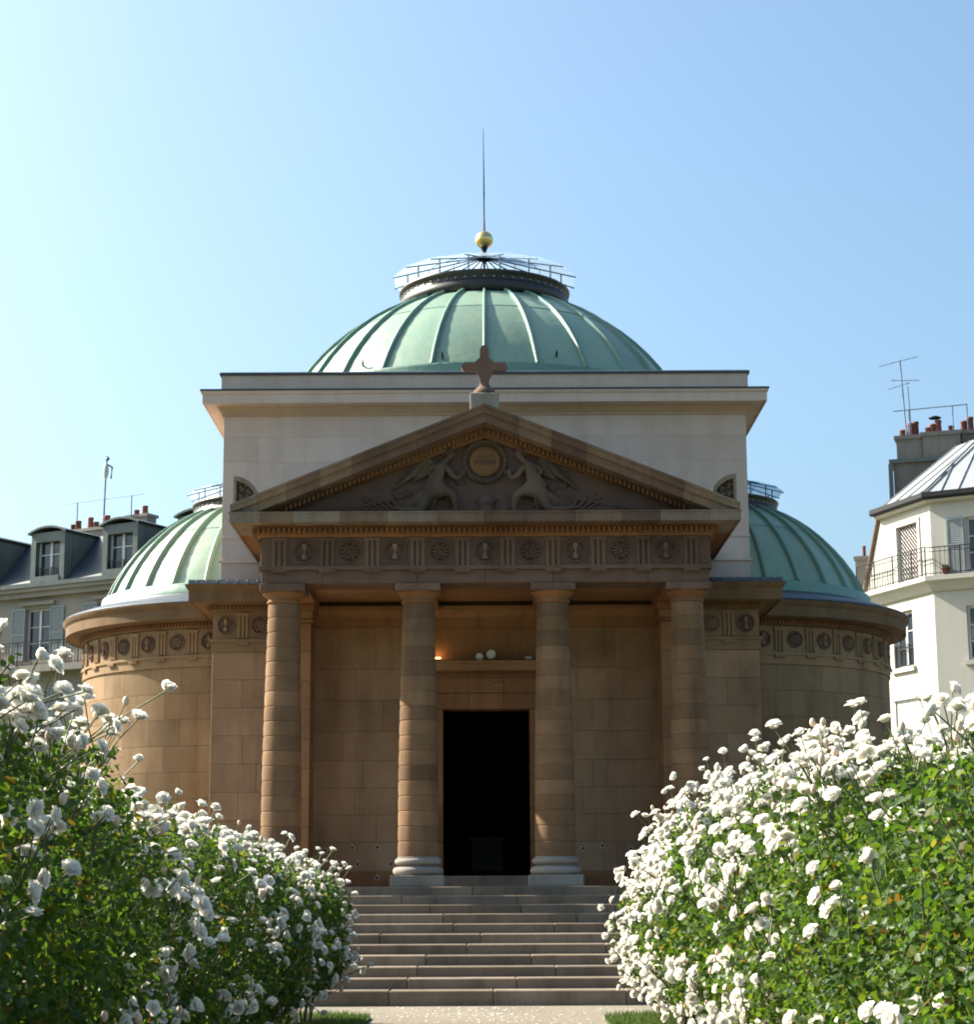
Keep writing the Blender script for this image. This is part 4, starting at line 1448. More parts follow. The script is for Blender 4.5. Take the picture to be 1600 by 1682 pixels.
def railing(F, u0, u1, v, z0, z1, parent, step=0.17, name='balcony_railing'):
    mb = MB()
    F.box(mb, u0, u1, v - 0.02, v + 0.02, z1 - 0.03, z1)
    F.box(mb, u0, u1, v - 0.012, v + 0.012, z0 + 0.06, z0 + 0.085)
    F.box(mb, u0, u1, v - 0.012, v + 0.012, z1 - 0.17, z1 - 0.15)
    n = int((u1 - u0) / step)
    for k in range(n + 1):
        u = u0 + (u1 - u0) * k / n
        r = 0.02 if k % 7 == 0 else 0.007
        F.box(mb, u - r, u + r, v - r, v + r, z0, z1 - 0.03)
    return mb.obj(name, 'iron', parent)


def shutter(F, u0, u1, z0, z1, v, parent, mat='shutter'):
    mb = MB()
    F.box(mb, u0, u0 + 0.06, v, v + 0.05, z0, z1)
    F.box(mb, u1 - 0.06, u1, v, v + 0.05, z0, z1)
    for z in (z0, (z0 + z1) / 2 - 0.04, z1 - 0.08):
        F.box(mb, u0 + 0.06, u1 - 0.06, v, v + 0.05, z, z + 0.08)
    sh = mb.obj('shutter', mat, parent)
    mb = MB()
    n = int((z1 - z0) / 0.085)
    for k in range(n):
        z = z0 + 0.09 + (z1 - z0 - 0.18) * k / n
        F.box(mb, u0 + 0.06, u1 - 0.06, v + 0.012, v + 0.035, z, z + 0.055)
    mb.obj('louvres', mat, sh, kind='stuff')
    return sh


# ---- left: grey house with mansard roof and dormers
LF = Face((-22.73, 90.0), R(-29))
lh = empty('apartment_house', LF.p(0, 0, 0))
thing(lh, 'grey apartment house with slate mansard, dormers and balcony behind the sunlit apse', 'building')
U0, U1 = -16.0, 15.5
ws = []
BAY = 4.25
wu = [2.42 + BAY * k for k in range(-4, 4)]
for u in wu:
    ws.append((u - 0.72, u + 0.72, 12.05, 14.45))
    ws.append((u - 0.72, u + 0.72, 8.3, 10.75))
    ws.append((u - 0.72, u + 0.72, 4.6, 7.0))
    ws.append((u - 0.72, u + 0.72, 1.0, 3.4))
wall_with_holes(LF, U0, U1, -0.2, 15.25, ws, 0.3).obj('wall', 'plaster_grey', lh)
LF.part('rear_mass', 'plaster_grey', lh, [(U0, U1, -12, -0.35, -0.2, 15.2)])
for h in ws:
    if h[2] < 4 or h[0] < -2.5 or h[1] > 11.5:
        continue
    window(LF, lh, *h, frame='white_paint', depth=0.24, sill=False)
for u in wu:
    if -3 < u < 12:
        for z0, z1 in ((12.1, 14.5), (8.35, 10.8)):
            shutter(LF, u - 1.55, u - 0.76, z0, z1, 0.02, lh)
            shutter(LF, u + 0.76, u + 1.55, z0, z1, 0.02, lh)
        LF.part('window_hood', 'plaster_grey', lh, [(u - 1.0, u + 1.0, 0.002, 0.16, 14.62, 14.78)])
LF.part('balcony_slab', 'plaster_grey', lh, [(U0, U1, 0.002, 0.75, 11.45, 11.75)])
railing(LF, U0, U1, 0.7, 11.75, 12.85, lh)
LF.part('string_course', 'plaster_grey', lh, [(U0, U1, 0.002, 0.12, 7.6, 7.85)])
LF.part('eaves_cornice', 'plaster_grey', lh, [(U0, U1, 0.002, 0.28, 14.98, 15.22), (U0, U1, 0.003, 0.42, 15.221, 15.40)])
LF.part('gutter', 'green_zinc', lh, [(U0, U1, 0.15, 0.5, 15.401, 15.60)])


def roof_quad(F, name, mat, parent, u0, u1, v0, z0, v1, z1, t=0.06):
    mb = MB().add([F.p(u0, v0, z0), F.p(u1, v0, z0), F.p(u1, v1, z1), F.p(u0, v1, z1), F.p(u0, v0, z0 - t), F.p(u1, v0, z0 - t), F.p(u1, v1, z1 - t), F.p(u0, v1, z1 - t)],
                  [(0, 1, 2, 3), (7, 6, 5, 4), (0, 4, 5, 1), (1, 5, 6, 2), (2, 6, 7, 3), (3, 7, 4, 0)])
    return mb.obj(name, mat, parent)


roof_quad(LF, 'mansard_slope', 'slate', lh, U0, U1, 0.12, 15.5, -2.3, 18.05)
roof_quad(LF, 'upper_roof', 'green_zinc', lh, U0, U1, -2.3, 18.08, -6.5, 18.9)
for u in [2.85 + BAY * k for k in range(-2, 4)]:
    D = LF.part('dormer', 'green_zinc', lh, [(u - 1.0, u - 0.72, -0.55, 0.02, 15.62, 18.0), (u + 0.72, u + 1.0, -0.55, 0.02, 15.62, 18.0), (u - 0.72, u + 0.72, -0.55, 0.02, 17.55, 18.0), (u - 0.72, u + 0.72, -0.5, 0.06, 15.62, 15.95)])
    # cheeks
    for e in (-1.0, 0.94):
        mb = MB().add([LF.p(u + e, -0.5, 15.7), LF.p(u + e + 0.06, -0.5, 15.7), LF.p(u + e + 0.06, -0.5, 18.0), LF.p(u + e, -0.5, 18.0), LF.p(u + e, -3.1, 18.0), LF.p(u + e + 0.06, -3.1, 18.0)],
                      [(0, 1, 2, 3), (0, 3, 4), (1, 5, 2), (3, 2, 5, 4)])
        mb.obj('cheek', 'green_zinc', D)
    # curved roof of the dormer
    P = []
    for i in range(9):
        a = -1 + 2 * i / 8
        uu, zz = u + 1.14 * a, 18.02 + 0.27 * (1 - a * a)
        P.append([LF.p(uu, 0.16, zz), LF.p(uu, -3.2, zz), LF.p(uu, -3.2, zz - 0.09), LF.p(uu, 0.16, zz - 0.09)])
    MB().grid(P, closed_v=True, smooth=False).obj('dormer_roof', 'green_zinc', D)
    mb = MB()
    LF.box(mb, u - 0.72, u + 0.72, -0.35, -0.30, 15.95, 17.55)
    mb.obj('pane', 'glass', D)
    LF.part('casement', 'white_paint', D, [(u - 0.72, u - 0.64, -0.3, -0.24, 15.95, 17.55), (u + 0.64, u + 0.72, -0.3, -0.24, 15.95, 17.55), (u - 0.07, u + 0.07, -0.3, -0.24, 15.95, 17.55), (u - 0.64, u - 0.07, -0.298, -0.25, 16.95, 17.0), (u + 0.07, u + 0.64, -0.298, -0.25, 16.95, 17.0)])
    LF.part('curtain', 'plaster_grey', D, [(u - 0.62, u - 0.08, -0.5, -0.42, 15.95, 17.5), (u + 0.08, u + 0.62, -0.5, -0.42, 15.95, 17.5)])
    railing(LF, u - 0.70, u + 0.70, -0.05, 15.95, 16.35, D, 0.12, 'guard_rail')


def chimney(F, parent, u0, u1, v0, v1, z0, z1, pots, mat='chimney_grey', cap=0.08):
    ch = F.part('chimney', mat, parent, [(u0, u1, v0, v1, z0, z1)])
    F.part('chimney_cap', mat, ch, [(u0 - cap, u1 + cap, v0 - cap, v1 + cap, z1 + 0.001, z1 + 0.14)])
    for (u, r, h) in pots:
        p = F.p(u, (v0 + v1) / 2, z1 + 0.13)
        put('chimney_pot', MB().revolve([(r, 0), (r * 0.86, h * 0.8), (r * 0.98, h * 0.84), (r * 0.98, h), (r * 0.7, h), (r * 0.65, h * 0.5), (0, h * 0.5)], n=12).mesh('chimney_pot', 'terracotta'), ch, p)
    return ch


chimney(LF, lh, 1.4, 4.3, -3.4, -2.6, 15.5, 18.45, [(1.7, 0.15, 0.35), (2.0, 0.16, 0.5), (2.75, 0.15, 0.6), (3.1, 0.15, 0.35), (3.75, 0.17, 0.6)], 'plaster_grey')
chimney(LF, lh, 4.7, 5.9, -4.0, -3.3, 17.5, 19.0, [(5.0, 0.14, 0.3), (5.5, 0.15, 0.45)], 'plaster_grey')
chimney(LF, lh, 11.7, 13.2, -3.2, -2.4, 17.0, 19.75, [(12.1, 0.15, 0.4), (12.8, 0.15, 0.4)])
# mobile phone mast and tv aerial on that roof
e = empty('antenna_mast', LF.p(3.55, -3.0, 18.69))
thing(e, 'tall slim antenna mast with white panel rising from red chimney pots', 'antenna')
b0 = LF.p(3.55, -3.0, 18.5)
MB().tube([b0, b0 + Vector((0, 0, 1.6)), b0 + Vector((0.05, 0, 3.6))], 0.045, 6).obj('pole', 'blue_steel', e)
MB().sphere(b0 + Vector((0.05, -0.1, 2.85)), 0.14, 12, 8, (0.95, 0.8, 2.9)).obj('panel_antenna', 'white_paint', e)
MB().tube([b0 + Vector((0.05, 0, 3.2)), b0 + Vector((0.32, 0.0, 3.05)), b0 + Vector((0.28, 0, 2.5))], 0.05, 6).obj('bracket', 'blue_steel', e)
MB().sphere(b0 + Vector((0.1, -0.05, 3.45)), 0.1, 8, 6).obj('cap', 'blue_steel', e)
e = empty('safety_rail', LF.p(1.9, -3.0, 18.69))
thing(e, 'thin metal safety rail standing above the chimneys of the grey house', 'railing')
for u in (1.9, 5.2):
    MB().tube([LF.p(u, -3.0, 18.6), LF.p(u, -3.0, 20.0)], 0.03, 5).obj('post', 'blue_steel', e)
MB().tube([LF.p(1.3, -3.0, 19.98), LF.p(5.9, -3.0, 20.0)], 0.014, 5).obj('rail', 'blue_steel', e)

# ---- right: white corner house
RC = (15.31, 66.0)
FL = Face(RC, R(-70))      # sunlit flank, u negative going back
FR = Face(RC, R(-30))      # shaded front, u positive to the right
rh = empty('corner_house', (15.31, 66, 0))
thing(rh, 'cream corner house with balcony, trellis shutter and zinc roof behind the shaded apse', 'building')
holesL = [(-2.68, -1.40, 9.2, 11.2), (-2.75, -1.15, 5.9, 8.1), (-2.68, -1.4, 2.2, 4.6)]
wall_with_holes(FL, -5.2, 0.0, -0.2, 11.9, holesL, 0.3).obj('wall', 'plaster_white', rh)
wall_with_holes(FL, -3.30, 0.0, 12.12, 14.72, [(-2.15, -0.78, 12.2, 14.2)], 0.3).obj('wall', 'plaster_white', rh)
MB().add([FL.p(-4.45, 0, 12.12), FL.p(-3.30, 0, 12.12), FL.p(-3.30, 0, 14.72), FL.p(-4.45, -0.6, 12.12), FL.p(-3.3, -0.6, 14.72)], [(0, 1, 2), (0, 2, 4, 3)]).obj('gable_slope', 'plaster_white', rh)
MB().tube([FL.p(-4.47, 0.04, 12.15), FL.p(-3.32, 0.04, 14.7)], 0.09, 6).obj('verge_trim', 'weathered_mid', rh)
holesR = [(1.22, 2.5, 12.2, 14.1), (4.6, 5.9, 12.2, 14.1), (1.10, 2.35, 9.2, 11.05), (4.5, 5.8, 9.2, 11.05), (1.1, 2.35, 5.7, 7.9), (1.1, 2.35, 2.2, 4.4)]
wall_with_holes(FR, 0.0, 8.0, -0.2, 11.9, [h for h in holesR if h[3] < 11.5], 0.3).obj('wall', 'plaster_white', rh)
wall_with_holes(FR, 0.0, 8.0, 12.12, 14.72, [h for h in holesR if h[3] > 11.5], 0.3).obj('wall', 'plaster_white', rh)
inC = (FL.p(0, -0.37, 0) + FR.p(0, -0.37, 0)) / 2
core = [FL.p(-5.1, -0.37, 0), inC, FR.p(8, -0.37, 0), Vector((24, 78, 0)), Vector((14.5, 76, 0))]
mb = MB()
n5 = len(core)
for za, zb, pts in ((-0.2, 11.95, core), (11.96, 14.7, [FL.p(-3.2, -0.37, 0)] + core[1:4] + [Vector((18.5, 74, 0))])):
    mb.add([(p.x, p.y, za) for p in pts] + [(p.x, p.y, zb) for p in pts], [tuple(range(n5, 2 * n5))] + [(i, (i + 1) % n5, (i + 1) % n5 + n5, i + n5) for i in range(n5)])
mb.obj('rear_mass', 'chimney_grey', rh)
p2 = lambda F, u, v=0: (F.p(u, v, 0).x, F.p(u, v, 0).y)
cpath = [p2(FL, -4.5), (RC[0], RC[1]), p2(FR, 8.0)]
MB().sweep(cpath, [(-0.3, 11.88), (0.30, 11.88), (0.42, 11.95), (0.42, 12.11), (-0.3, 12.13)]).obj('balcony_slab', 'plaster_white', rh)
MB().sweep(cpath, [(0.0, 11.60), (0.10, 11.62), (0.16, 11.72), (0.28, 11.879)]).obj('balcony_moulding', 'plaster_white', rh)
gp = [p2(FL, -3.3), (RC[0], RC[1]), p2(FR, 8.0)]
MB().sweep(gp, [(-0.3, 14.70), (0.22, 14.70), (0.26, 14.78), (-0.3, 14.79)]).obj('eaves', 'plaster_white', rh)
MB().sweep(gp, [(0.0, 14.80), (0.36, 14.80), (0.40, 14.86), (0.40, 15.02), (0.30, 15.02), (0.05, 14.95)]).obj('gutter', 'iron', rh)
rp = [p2(FL, -2.75), (RC[0], RC[1]), p2(FR, 8.0)]
MB().sweep(rp, [(0.28, 14.98), (-3.1, 17.55), (-3.1, 17.45), (0.2, 14.90)]).obj('zinc_roof', 'zinc_pale', rh)
for F, us in ((FL, (-2.72, -1.9, -1.1, -0.32)), (FR, (0.5, 1.1, 1.7, 2.3, 2.9))):
    for u in us:
        top = -3.05
        if F is FL and u > -1.15:
            top = max(-3.05, u * 2.7 - 0.1)
        if F is FR and u < 1.12:
            top = max(-3.05, -u * 2.7 - 0.1)
        k = (0.26 - top) / 3.38
        MB().tube([F.p(u, 0.26, 15.02), F.p(u, top, 15.02 + 2.57 * k)], 0.03, 4, smooth=False).obj('standing_seam', 'zinc_pale', rh)
MB().tube([Vector((RC[0], RC[1], 15.05)) + (FL.n + FR.n).normalized() * 0.3, Vector((RC[0], RC[1], 17.58)) - (FL.n + FR.n).normalized() * 3.2], 0.045, 5).obj('hip_roll', 'zinc_pale', rh)
# windows, trellis shutter
window(FL, rh, -2.66, -1.42, 9.22, 11.18)
railing(FL, -2.64, -1.44, -0.06, 9.22, 10.05, rh, 0.11, 'window_guard')
FL.part('closed_shutters', 'white_paint', rh, [(-2.75, -1.96, -0.1, -0.06, 5.9, 8.1), (-1.94, -1.15, -0.1, -0.06, 5.9, 8.1), (-2.9, -1.0, 0.002, 0.06, 8.11, 8.22)])
window(FL, rh, -2.66, -1.42, 2.22, 4.58)
FL.part('blind', 'terracotta', rh, [(-2.15, -0.78, -0.28, -0.25, 12.2, 14.2)])
tr_ = MB()
uw, zw = 1.37, 2.0
for sgn in (-1, 1):
    k = -uw
    while k < zw:
        # diagonal laths clipped to the opening
        pts = []
        for t in np.linspace(0, uw, 15):
            z = k + t * 1.0
            if 0 <= z <= zw:
                pts.append((t if sgn > 0 else uw - t, z))
        if len(pts) > 1:
            tr_.tube([FL.p(-2.15 + pts[0][0], -0.12 - 0.02 * sgn, 12.2 + pts[0][1]), FL.p(-2.15 + pts[-1][0], -0.12 - 0.02 * sgn, 12.2 + pts[-1][1])], 0.016, 4, smooth=False)
        k += 0.165
tr_.obj('trellis', 'white_paint', rh, kind='stuff')
FL.part('shutter_frame', 'white_paint', rh, [(-2.30, -2.151, 0.002, 0.05, 12.2, 14.35), (-0.779, -0.66, 0.002, 0.05, 12.2, 14.35), (-2.15, -0.78, 0.002, 0.05, 14.201, 14.35)])
for (a, b, c, d) in holesR:
    if c > 5:
        window(FR, rh, a, b, c, d, sill=c < 11.5)
shutter(FR, 0.55, 1.15, 12.2, 14.1, 0.01, rh)
railing(FL, -4.4, 0.13, 0.36, 12.12, 13.14, rh)
railing(FR, -0.13, 8.0, 0.36, 12.12, 13.10, rh)
# chimneys
FC = Face((15.05, 70.3), R(-18))
FC.part('chimney_base', 'chimney_grey', rh, [(0, 2.6, -1.4, 0, 13.0, 17.02)])
FC.part('chimney_ledge', 'green_zinc', rh, [(-0.14, 2.75, -1.5, 0.16, 17.021, 17.17)])
chimney(FC, rh, 0.12, 1.05, -1.15, -0.25, 17.171, 17.98, [(0.32, 0.13, 0.32), (0.62, 0.14, 0.55), (0.80, 0.13, 0.6)])
chimney(FC, rh, 1.08, 2.45, -1.2, -0.14, 17.171, 18.02, [(1.25, 0.11, 0.3), (1.42, 0.12, 0.42), (1.63, 0.13, 0.55), (2.10, 0.12, 0.3)])
chimney(FC, rh, 2.48, 3.9, -1.15, -0.25, 15.2, 18.02, [(2.55, 0.13, 0.45), (2.78, 0.14, 0.58), (3.15, 0.2, 0.3)])
put('chimney_cowl', MB().revolve([(0.22, 0), (0.24, 0.03), (0.1, 0.09), (0, 0.1)], n=14).mesh('chimney_cowl', 'iron'), rh, FC.p(1.52, -0.67, 18.78))
FS = Face((13.82, 72.0), R(-18))
chimney(FS, rh, 0, 0.5, -0.7, 0, 0, 13.72, [(0.3, 0.07, 0.45)], 'plaster_grey', 0.05)
FC.part('drain_pipe', 'green_zinc', rh, [(-0.17, -0.02, 0.02, 0.16, 13.0, 17.0)])

e = empty('tv_antenna', (15.83, 70, 18.1))
thing(e, 'thin television aerial with three crossbars above the right chimney stack', 'antenna')
P0 = FC.p(0.5, -0.3, 18.1)
T = P0 + Vector((-0.12, 0, 2.9))
MB().tube([P0, T], 0.03, 5).obj('mast', 'blue_steel', e)
for (dz, a, b_, lean) in ((2.88, -0.75, 0.62, 0.20), (2.15, -0.35, 0.62, -0.10), (1.95, -0.48, 0.24, 0.22)):
    c0 = P0 + Vector((-0.12 * dz / 2.9, 0, dz))
    MB().tube([c0 + Vector((a, 0.2, a * lean)), c0 + Vector((b_, -0.2, b_ * lean))], 0.016, 5).obj('boom', 'blue_steel', e)
    for t in (-0.3, 0.2, 0.5):
        if a < t < b_:
            MB().tube([c0 + Vector((t, -0.28, t * lean - 0.04)), c0 + Vector((t, 0.28, t * lean + 0.04))], 0.008, 4).obj('element', 'blue_steel', e)
MB().tube([P0 + Vector((0.18, -0.05, 0)), P0 + Vector((0.12, -0.05, 1.9))], 0.018, 5).obj('second_mast', 'blue_steel', e)
e = empty('chimney_rail', (16.5, 70, 18.1))
thing(e, 'thin metal rail on posts above the right chimney pots', 'railing')
MB().tube([FC.p(0.05, -0.35, 19.1), FC.p(2.75, -0.35, 19.15)], 0.024, 5).obj('rail', 'blue_steel', e)
for u in (0.62, 2.2, 2.72):
    MB().tube([FC.p(u, -0.35, 18.1), FC.p(u, -0.35, 19.12)], 0.02, 5).obj('post', 'blue_steel', e)
e = empty('flower_pot', FR.p(0.5, 0.15, 12.14))
thing(e, 'small terracotta flower pot on the cream house balcony', 'flower pot')
q = FR.p(0.5, 0.15, 12.13)
put('pot', MB().revolve([(0.09, 0), (0.13, 0.2), (0.15, 0.2), (0.15, 0.26), (0.12, 0.26), (0.11, 0.2), (0, 0.2)], n=14).mesh('pot', 'terracotta'), e, q)
lf = MB()
for k in range(14):
    a = random.uniform(0, 2 * PI); r = random.uniform(0.03, 0.12)
    lf.tube([q + Vector((0, 0, 0.2)), q + Vector((r * math.cos(a), r * math.sin(a), 0.28 + random.random() * 0.1))], [0.012, 0.02], 4)
lf.obj('plant', 'leaf', e)


# ------------------------------------------------------------------ rose hedges
def np_mesh(name, V, faces_n, mat):
    """V (N,k,3): every row one polygon fan of quads; faces_n: list of index tuples inside a row"""
    N, k, _ = V.shape
    me = bpy.data.meshes.new(name)
    me.vertices.add(N * k)
    me.vertices.foreach_set('co', V.reshape(-1).astype(np.float32))
    F = np.array(faces_n, dtype=np.int32)
    nf, fl = F.shape
    idx = (np.arange(N, dtype=np.int32)[:, None, None] * k + F[None]).reshape(-1)
    me.loops.add(len(idx))
    me.loops.foreach_set('vertex_index', idx)
    me.polygons.add(N * nf)
    me.polygons.foreach_set('loop_start', np.arange(N * nf, dtype=np.int32) * fl)
    me.update(calc_edges=True)
    me.validate()
    me.materials.append(M[mat])
    return me


def unit(a):
    return a / np.maximum(np.linalg.norm(a, axis=-1, keepdims=True), 1e-9)


def leaves(pos, nrm, size):
    """pos (N,3) base, nrm (N,3) blade normal, size (N,)"""
    N = len(pos)
    r = rng.normal(size=(N, 3))
    ax = unit(np.cross(nrm, r))
    sd = np.cross(nrm, ax)
    L = size[:, None]
    w = L * 0.33
    f = L * 0.10 * rng.random((N, 1))
    bend = L * rng.normal(0, 0.12, (N, 1))
    V = np.zeros((N, 6, 3))
    V[:, 0] = pos
    V[:, 1] = pos + ax * L * 0.36 + sd * w + nrm * f
    V[:, 2] = pos + ax * L * 0.74 + sd * w * 0.72 + nrm * (f + bend * 0.6)
    V[:, 3] = pos + ax * L + nrm * bend
    V[:, 4] = pos + ax * L * 0.74 - sd * w * 0.72 + nrm * (f + bend * 0.6)
    V[:, 5] = pos + ax * L * 0.36 - sd * w + nrm * f
    return V


def rose(seed, openness, n_layers=4, stamens=False):
    rr = random.Random(seed)
    b = MB()
    layers = [(6, 1.0, 66), (5, 0.92, 46), (5, 0.78, 26), (4, 0.56, 8)][:n_layers]
    for li, (n, sc, op) in enumerate(layers):
        for k in range(n):
            a = 2 * PI * (k + 0.5 * li + rr.uniform(-0.15, 0.15)) / n
            tilt = R(op * openness + rr.uniform(-10, 10))
            L = 0.5 * sc * rr.uniform(0.9, 1.1)
            W = 0.47 * sc * rr.uniform(0.9, 1.1)
            P = []
            for i in range(4):
                t = i / 3
                cur = tilt * (0.35 + 0.75 * t)
                rad_ = 0.06 + L * t * math.sin(cur) + 0.05 * (1 - li * 0.2)
                z = L * t * math.cos(cur) + 0.05 * li * t
                wd = W * math.sin(PI * (0.18 + 0.62 * t)) * (1.0 if i < 3 else 0.78)
                row = []
                for j in (-1, 0, 1):
                    # petals wrap round the axis
                    x = rad_ - abs(j) * wd * 0.22
                    y = j * wd * 0.75
                    zz = z + abs(j) * wd * 0.10 - (0.05 * sc if i == 3 and j == 0 and rr.random() < 0.5 else 0)
                    row.append((x * math.cos(a) - y * math.sin(a), x * math.sin(a) + y * math.cos(a), zz))
                P.append(row)
            b.grid(P)
    me = b.mesh('rose', 'petal')
    return me


ROSES = [rose(1, 1.0), rose(2, 0.85), rose(3, 1.12), rose(4, 0.95), rose(5, 0.62), rose(6, 0.75)]


def blob_noise(seed):
    r_ = np.random.default_rng(seed)
    K = r_.normal(0, 1.0, (14, 2)) * np.array([[2.4, 2.0]])
    ph = r_.random(14) * 2 * PI
    am = 1 / (0.6 + np.linalg.norm(K, axis=1))
    return lambda y, p: (am * np.sin(K[:, 0] * y[..., None] + K[:, 1] * p[..., None] + ph)).sum(-1) / am.sum() * 2.0


def make_hedge(side, prof_y, prof_h, y_end, xin, label, seed, density, n_leaf, n_part, n_stuff):
    H = empty('rose_hedge', (side * 3.0, 16, 0))
    thing(H, label, 'rose hedge')
    nz = blob_noise(seed)
    hw = 1.15
    xc = xin + hw

    def surf(Y, ph, depth):
        h = np.interp(Y, prof_y, prof_h)
        cap = np.clip((Y - (y_end - 1.5)) / 1.5, 0, 1)
        k = np.sqrt(np.maximum(0.0, 1 - cap ** 2.4))
        e = 2 / 2.5
        c, s = np.cos(ph), np.sin(ph)
        low = s < 0
        n = 1 + 0.11 * nz(Y * 1.0, ph) + 0.11 * nz(Y * 3.3 + 5, ph * 2.6) + 0.09 * nz(Y * 8.0 + 9, ph * 7.0)
        m = n * (1 - depth)
        zmid = h * 0.50
        zz = np.where(low, (zmid - 0.42) * 1.0, (h - zmid) * (0.55 + 0.45 * k))
        x = xc - hw * k * np.sign(c) * np.abs(c) ** e * m
        z = zmid + zz * np.sign(s) * np.abs(s) ** e * m
        ox = -np.sign(c) * np.abs(c) ** (2 - e) / hw
        oz = np.sign(s) * np.abs(s) ** (2 - e) / np.maximum(zz, 0.2)
        oy = np.where(cap > 0, cap ** 1.4 * 1.3, 0.0)
        nr = unit(np.stack([side * ox, oy, oz], -1))
        return np.stack([side * x, Y, z], -1), nr

    # foliage
    Y = 6.0 + (y_end - 6.0) * rng.random(n_leaf) ** 0.92
    ph = rng.uniform(-0.42 * PI, 0.98 * PI, n_leaf)
    dep = rng.exponential(0.16, n_leaf)
    dep = np.clip(dep - 0.04, -0.10, 0.85)
    P, Nn = surf(Y, ph, dep)
    # thin out low down, where bare canes show
    keep = rng.random(n_leaf) < np.clip((P[:, 2] - 0.30) / 0.55, 0.05, 1)
    P, Nn, dep = P[keep], Nn[keep], dep[keep]
    n = len(P)
    nrm = unit(Nn * 0.5 + np.array([0, 0, 0.40]) + rng.normal(size=(n, 3)) * 0.62)
    size = (0.032 + 0.03 * rng.random(n)) * np.where(P[:, 1] > 17, 1.25, 1.0)
    put('foliage', np_mesh('foliage', leaves(P, nrm, size), [(0, 1, 2, 3), (0, 3, 4, 5)], 'leaf'), H, kind='stuff')

    # coarse inner leaves that close the heart of the hedge
    ni = 24000
    Yi = 6.0 + (y_end - 6.2) * rng.random(ni)
    Pi, Ni = surf(Yi, rng.uniform(-0.48 * PI, 1.0 * PI, ni), 0.30 + 0.5 * rng.random(ni))
    put('inner_foliage', np_mesh('inner_foliage', leaves(Pi, unit(Ni * 0.8 + rng.normal(size=(ni, 3)) * 0.5), 0.08 + 0.05 * rng.random(ni)), [(0, 1, 2, 3), (0, 3, 4, 5)], 'leaf'), H, kind='stuff')
    # leafy shoots that stand out of the outline
    ns = 420
    Ys = 6.5 + (y_end - 7.0) * rng.random(ns)
    Ps, Ns = surf(Ys, rng.uniform(0.0, 0.62 * PI, ns), np.zeros(ns))
    sp, sn, ss_ = [], [], []
    shoots = MB()
    for p, nn in zip(Ps, Ns):
        L_ = rng.uniform(0.08, 0.20)
        d_ = unit(nn * 0.6 + np.array([0, 0, 0.7]) + rng.normal(size=3) * 0.3)
        shoots.tube([Vector(p - d_ * 0.1), Vector(p + d_ * L_)], [0.005, 0.003], 4, cap=False)
        for t in np.linspace(0.15, 1, int(6 + L_ * 30)):
            sp.append(p + d_ * L_ * t + rng.normal(size=3) * 0.012)
            sn.append(unit(d_ * 0.3 + np.array([0, 0, 0.5]) + rng.normal(size=3) * 0.6))
            ss_.append(rng.uniform(0.032, 0.055))
    put('leafy_shoots', np_mesh('leafy_shoots', leaves(np.array(sp), np.array(sn), np.array(ss_)), [(0, 1, 2, 3), (0, 3, 4, 5)], 'leaf'), H, kind='stuff')
    shoots.obj('shoot_stalks', 'shoot', H, kind='stuff')

    # canes
    cane = []
    for q in range(5):
        r_ = random.Random(seed * 10 + q)
        pts = [Vector((0, 0, 0))]
        for k in range(1, 6):
            pts.append(Vector((r_.uniform(-0.12, 0.12) * k * 0.45, r_.uniform(-0.12, 0.12) * k * 0.45, 0.30 * k)))
        cane.append(MB().tube(pts, [0.026, 0.022, 0.019, 0.016, 0.013, 0.010], 6).mesh('cane', 'stem'))
    for q in range(70):
        yy = random.uniform(7.0, y_end - 0.35) if q < 30 else random.uniform(18.0, y_end - 0.3)
        xx = side * (xc + random.uniform(-0.75, 0.6))
        put('cane', cane[q % 5], H, (xx, yy, 0.0), (random.uniform(-0.25, 0.25), random.uniform(-0.25, 0.25), random.uniform(0, 6)), (1, 1, random.uniform(0.8, 1.2)))

    # blossoms in clusters
    want = n_part + n_stuff
    out = []
    tries = 0
    while len(out) < want and tries < 60:
        tries += 1
        m = 700
        Y = 8.0 + (y_end - 7.9) * rng.random(m)
        ph = rng.uniform(-0.34 * PI, 0.70 * PI, m)
        Pp, Np = surf(Y, ph, np.full(m, -0.03))
        h = np.interp(Y, prof_y, prof_h)
        d = density(Y, Pp[:, 2] / h, ph)
        ok = rng.random(m) < d
        for p, nn in zip(Pp[ok], Np[ok]):
            cl = rng.integers(1, 7)
            lift = 0.02 + 0.07 * rng.random()
            if nn[2] > 0.6 and rng.random() < 0.35:
                lift += 0.05 + (0.12 if side > 0 else 0.06) * rng.random()
            c0 = p + nn * lift + np.array([0, 0, lift * 0.6])
            for q in range(cl):
                pos = c0 + rng.normal(size=3) * np.array([0.06, 0.06, 0.05]) * (0 if q == 0 else 1) * (1 + 0.18 * cl)
                dr = unit(nn * 0.7 + np.array([0, -0.25, 0.45]) + rng.normal(size=3) * 0.45)
                out.append((pos, dr, 0.072 + 0.036 * rng.random(), p))
    out = out[:want + 30]
    infr = []
    rest = []
    for it in out:
        pos = it[0]
        if abs(pos[0]) < 0.255 * pos[1] and pos[1] > 6.8:
            infr.append(it)
        else:
            rest.append(it)
    infr.sort(key=lambda it: it[0][1])
    for i, (pos, dr, sz, p) in enumerate(infr[:n_part]):
        q = Vector(dr).to_track_quat('Z', 'Y')
        o = put('rose', ROSES[random.randrange(len(ROSES))], H, pos, None, (sz,) * 3)
        o.rotation_mode = 'QUATERNION'
        o.rotation_quaternion = q
    # the others in one mesh
    mb_v, mb_f, base = [], [], 0
    arrs = []
    for me in ROSES:
        co = np.empty(len(me.vertices) * 3, np.float32); me.vertices.foreach_get('co', co)
        arrs.append((co.reshape(-1, 3), [tuple(p.vertices) for p in me.polygons]))
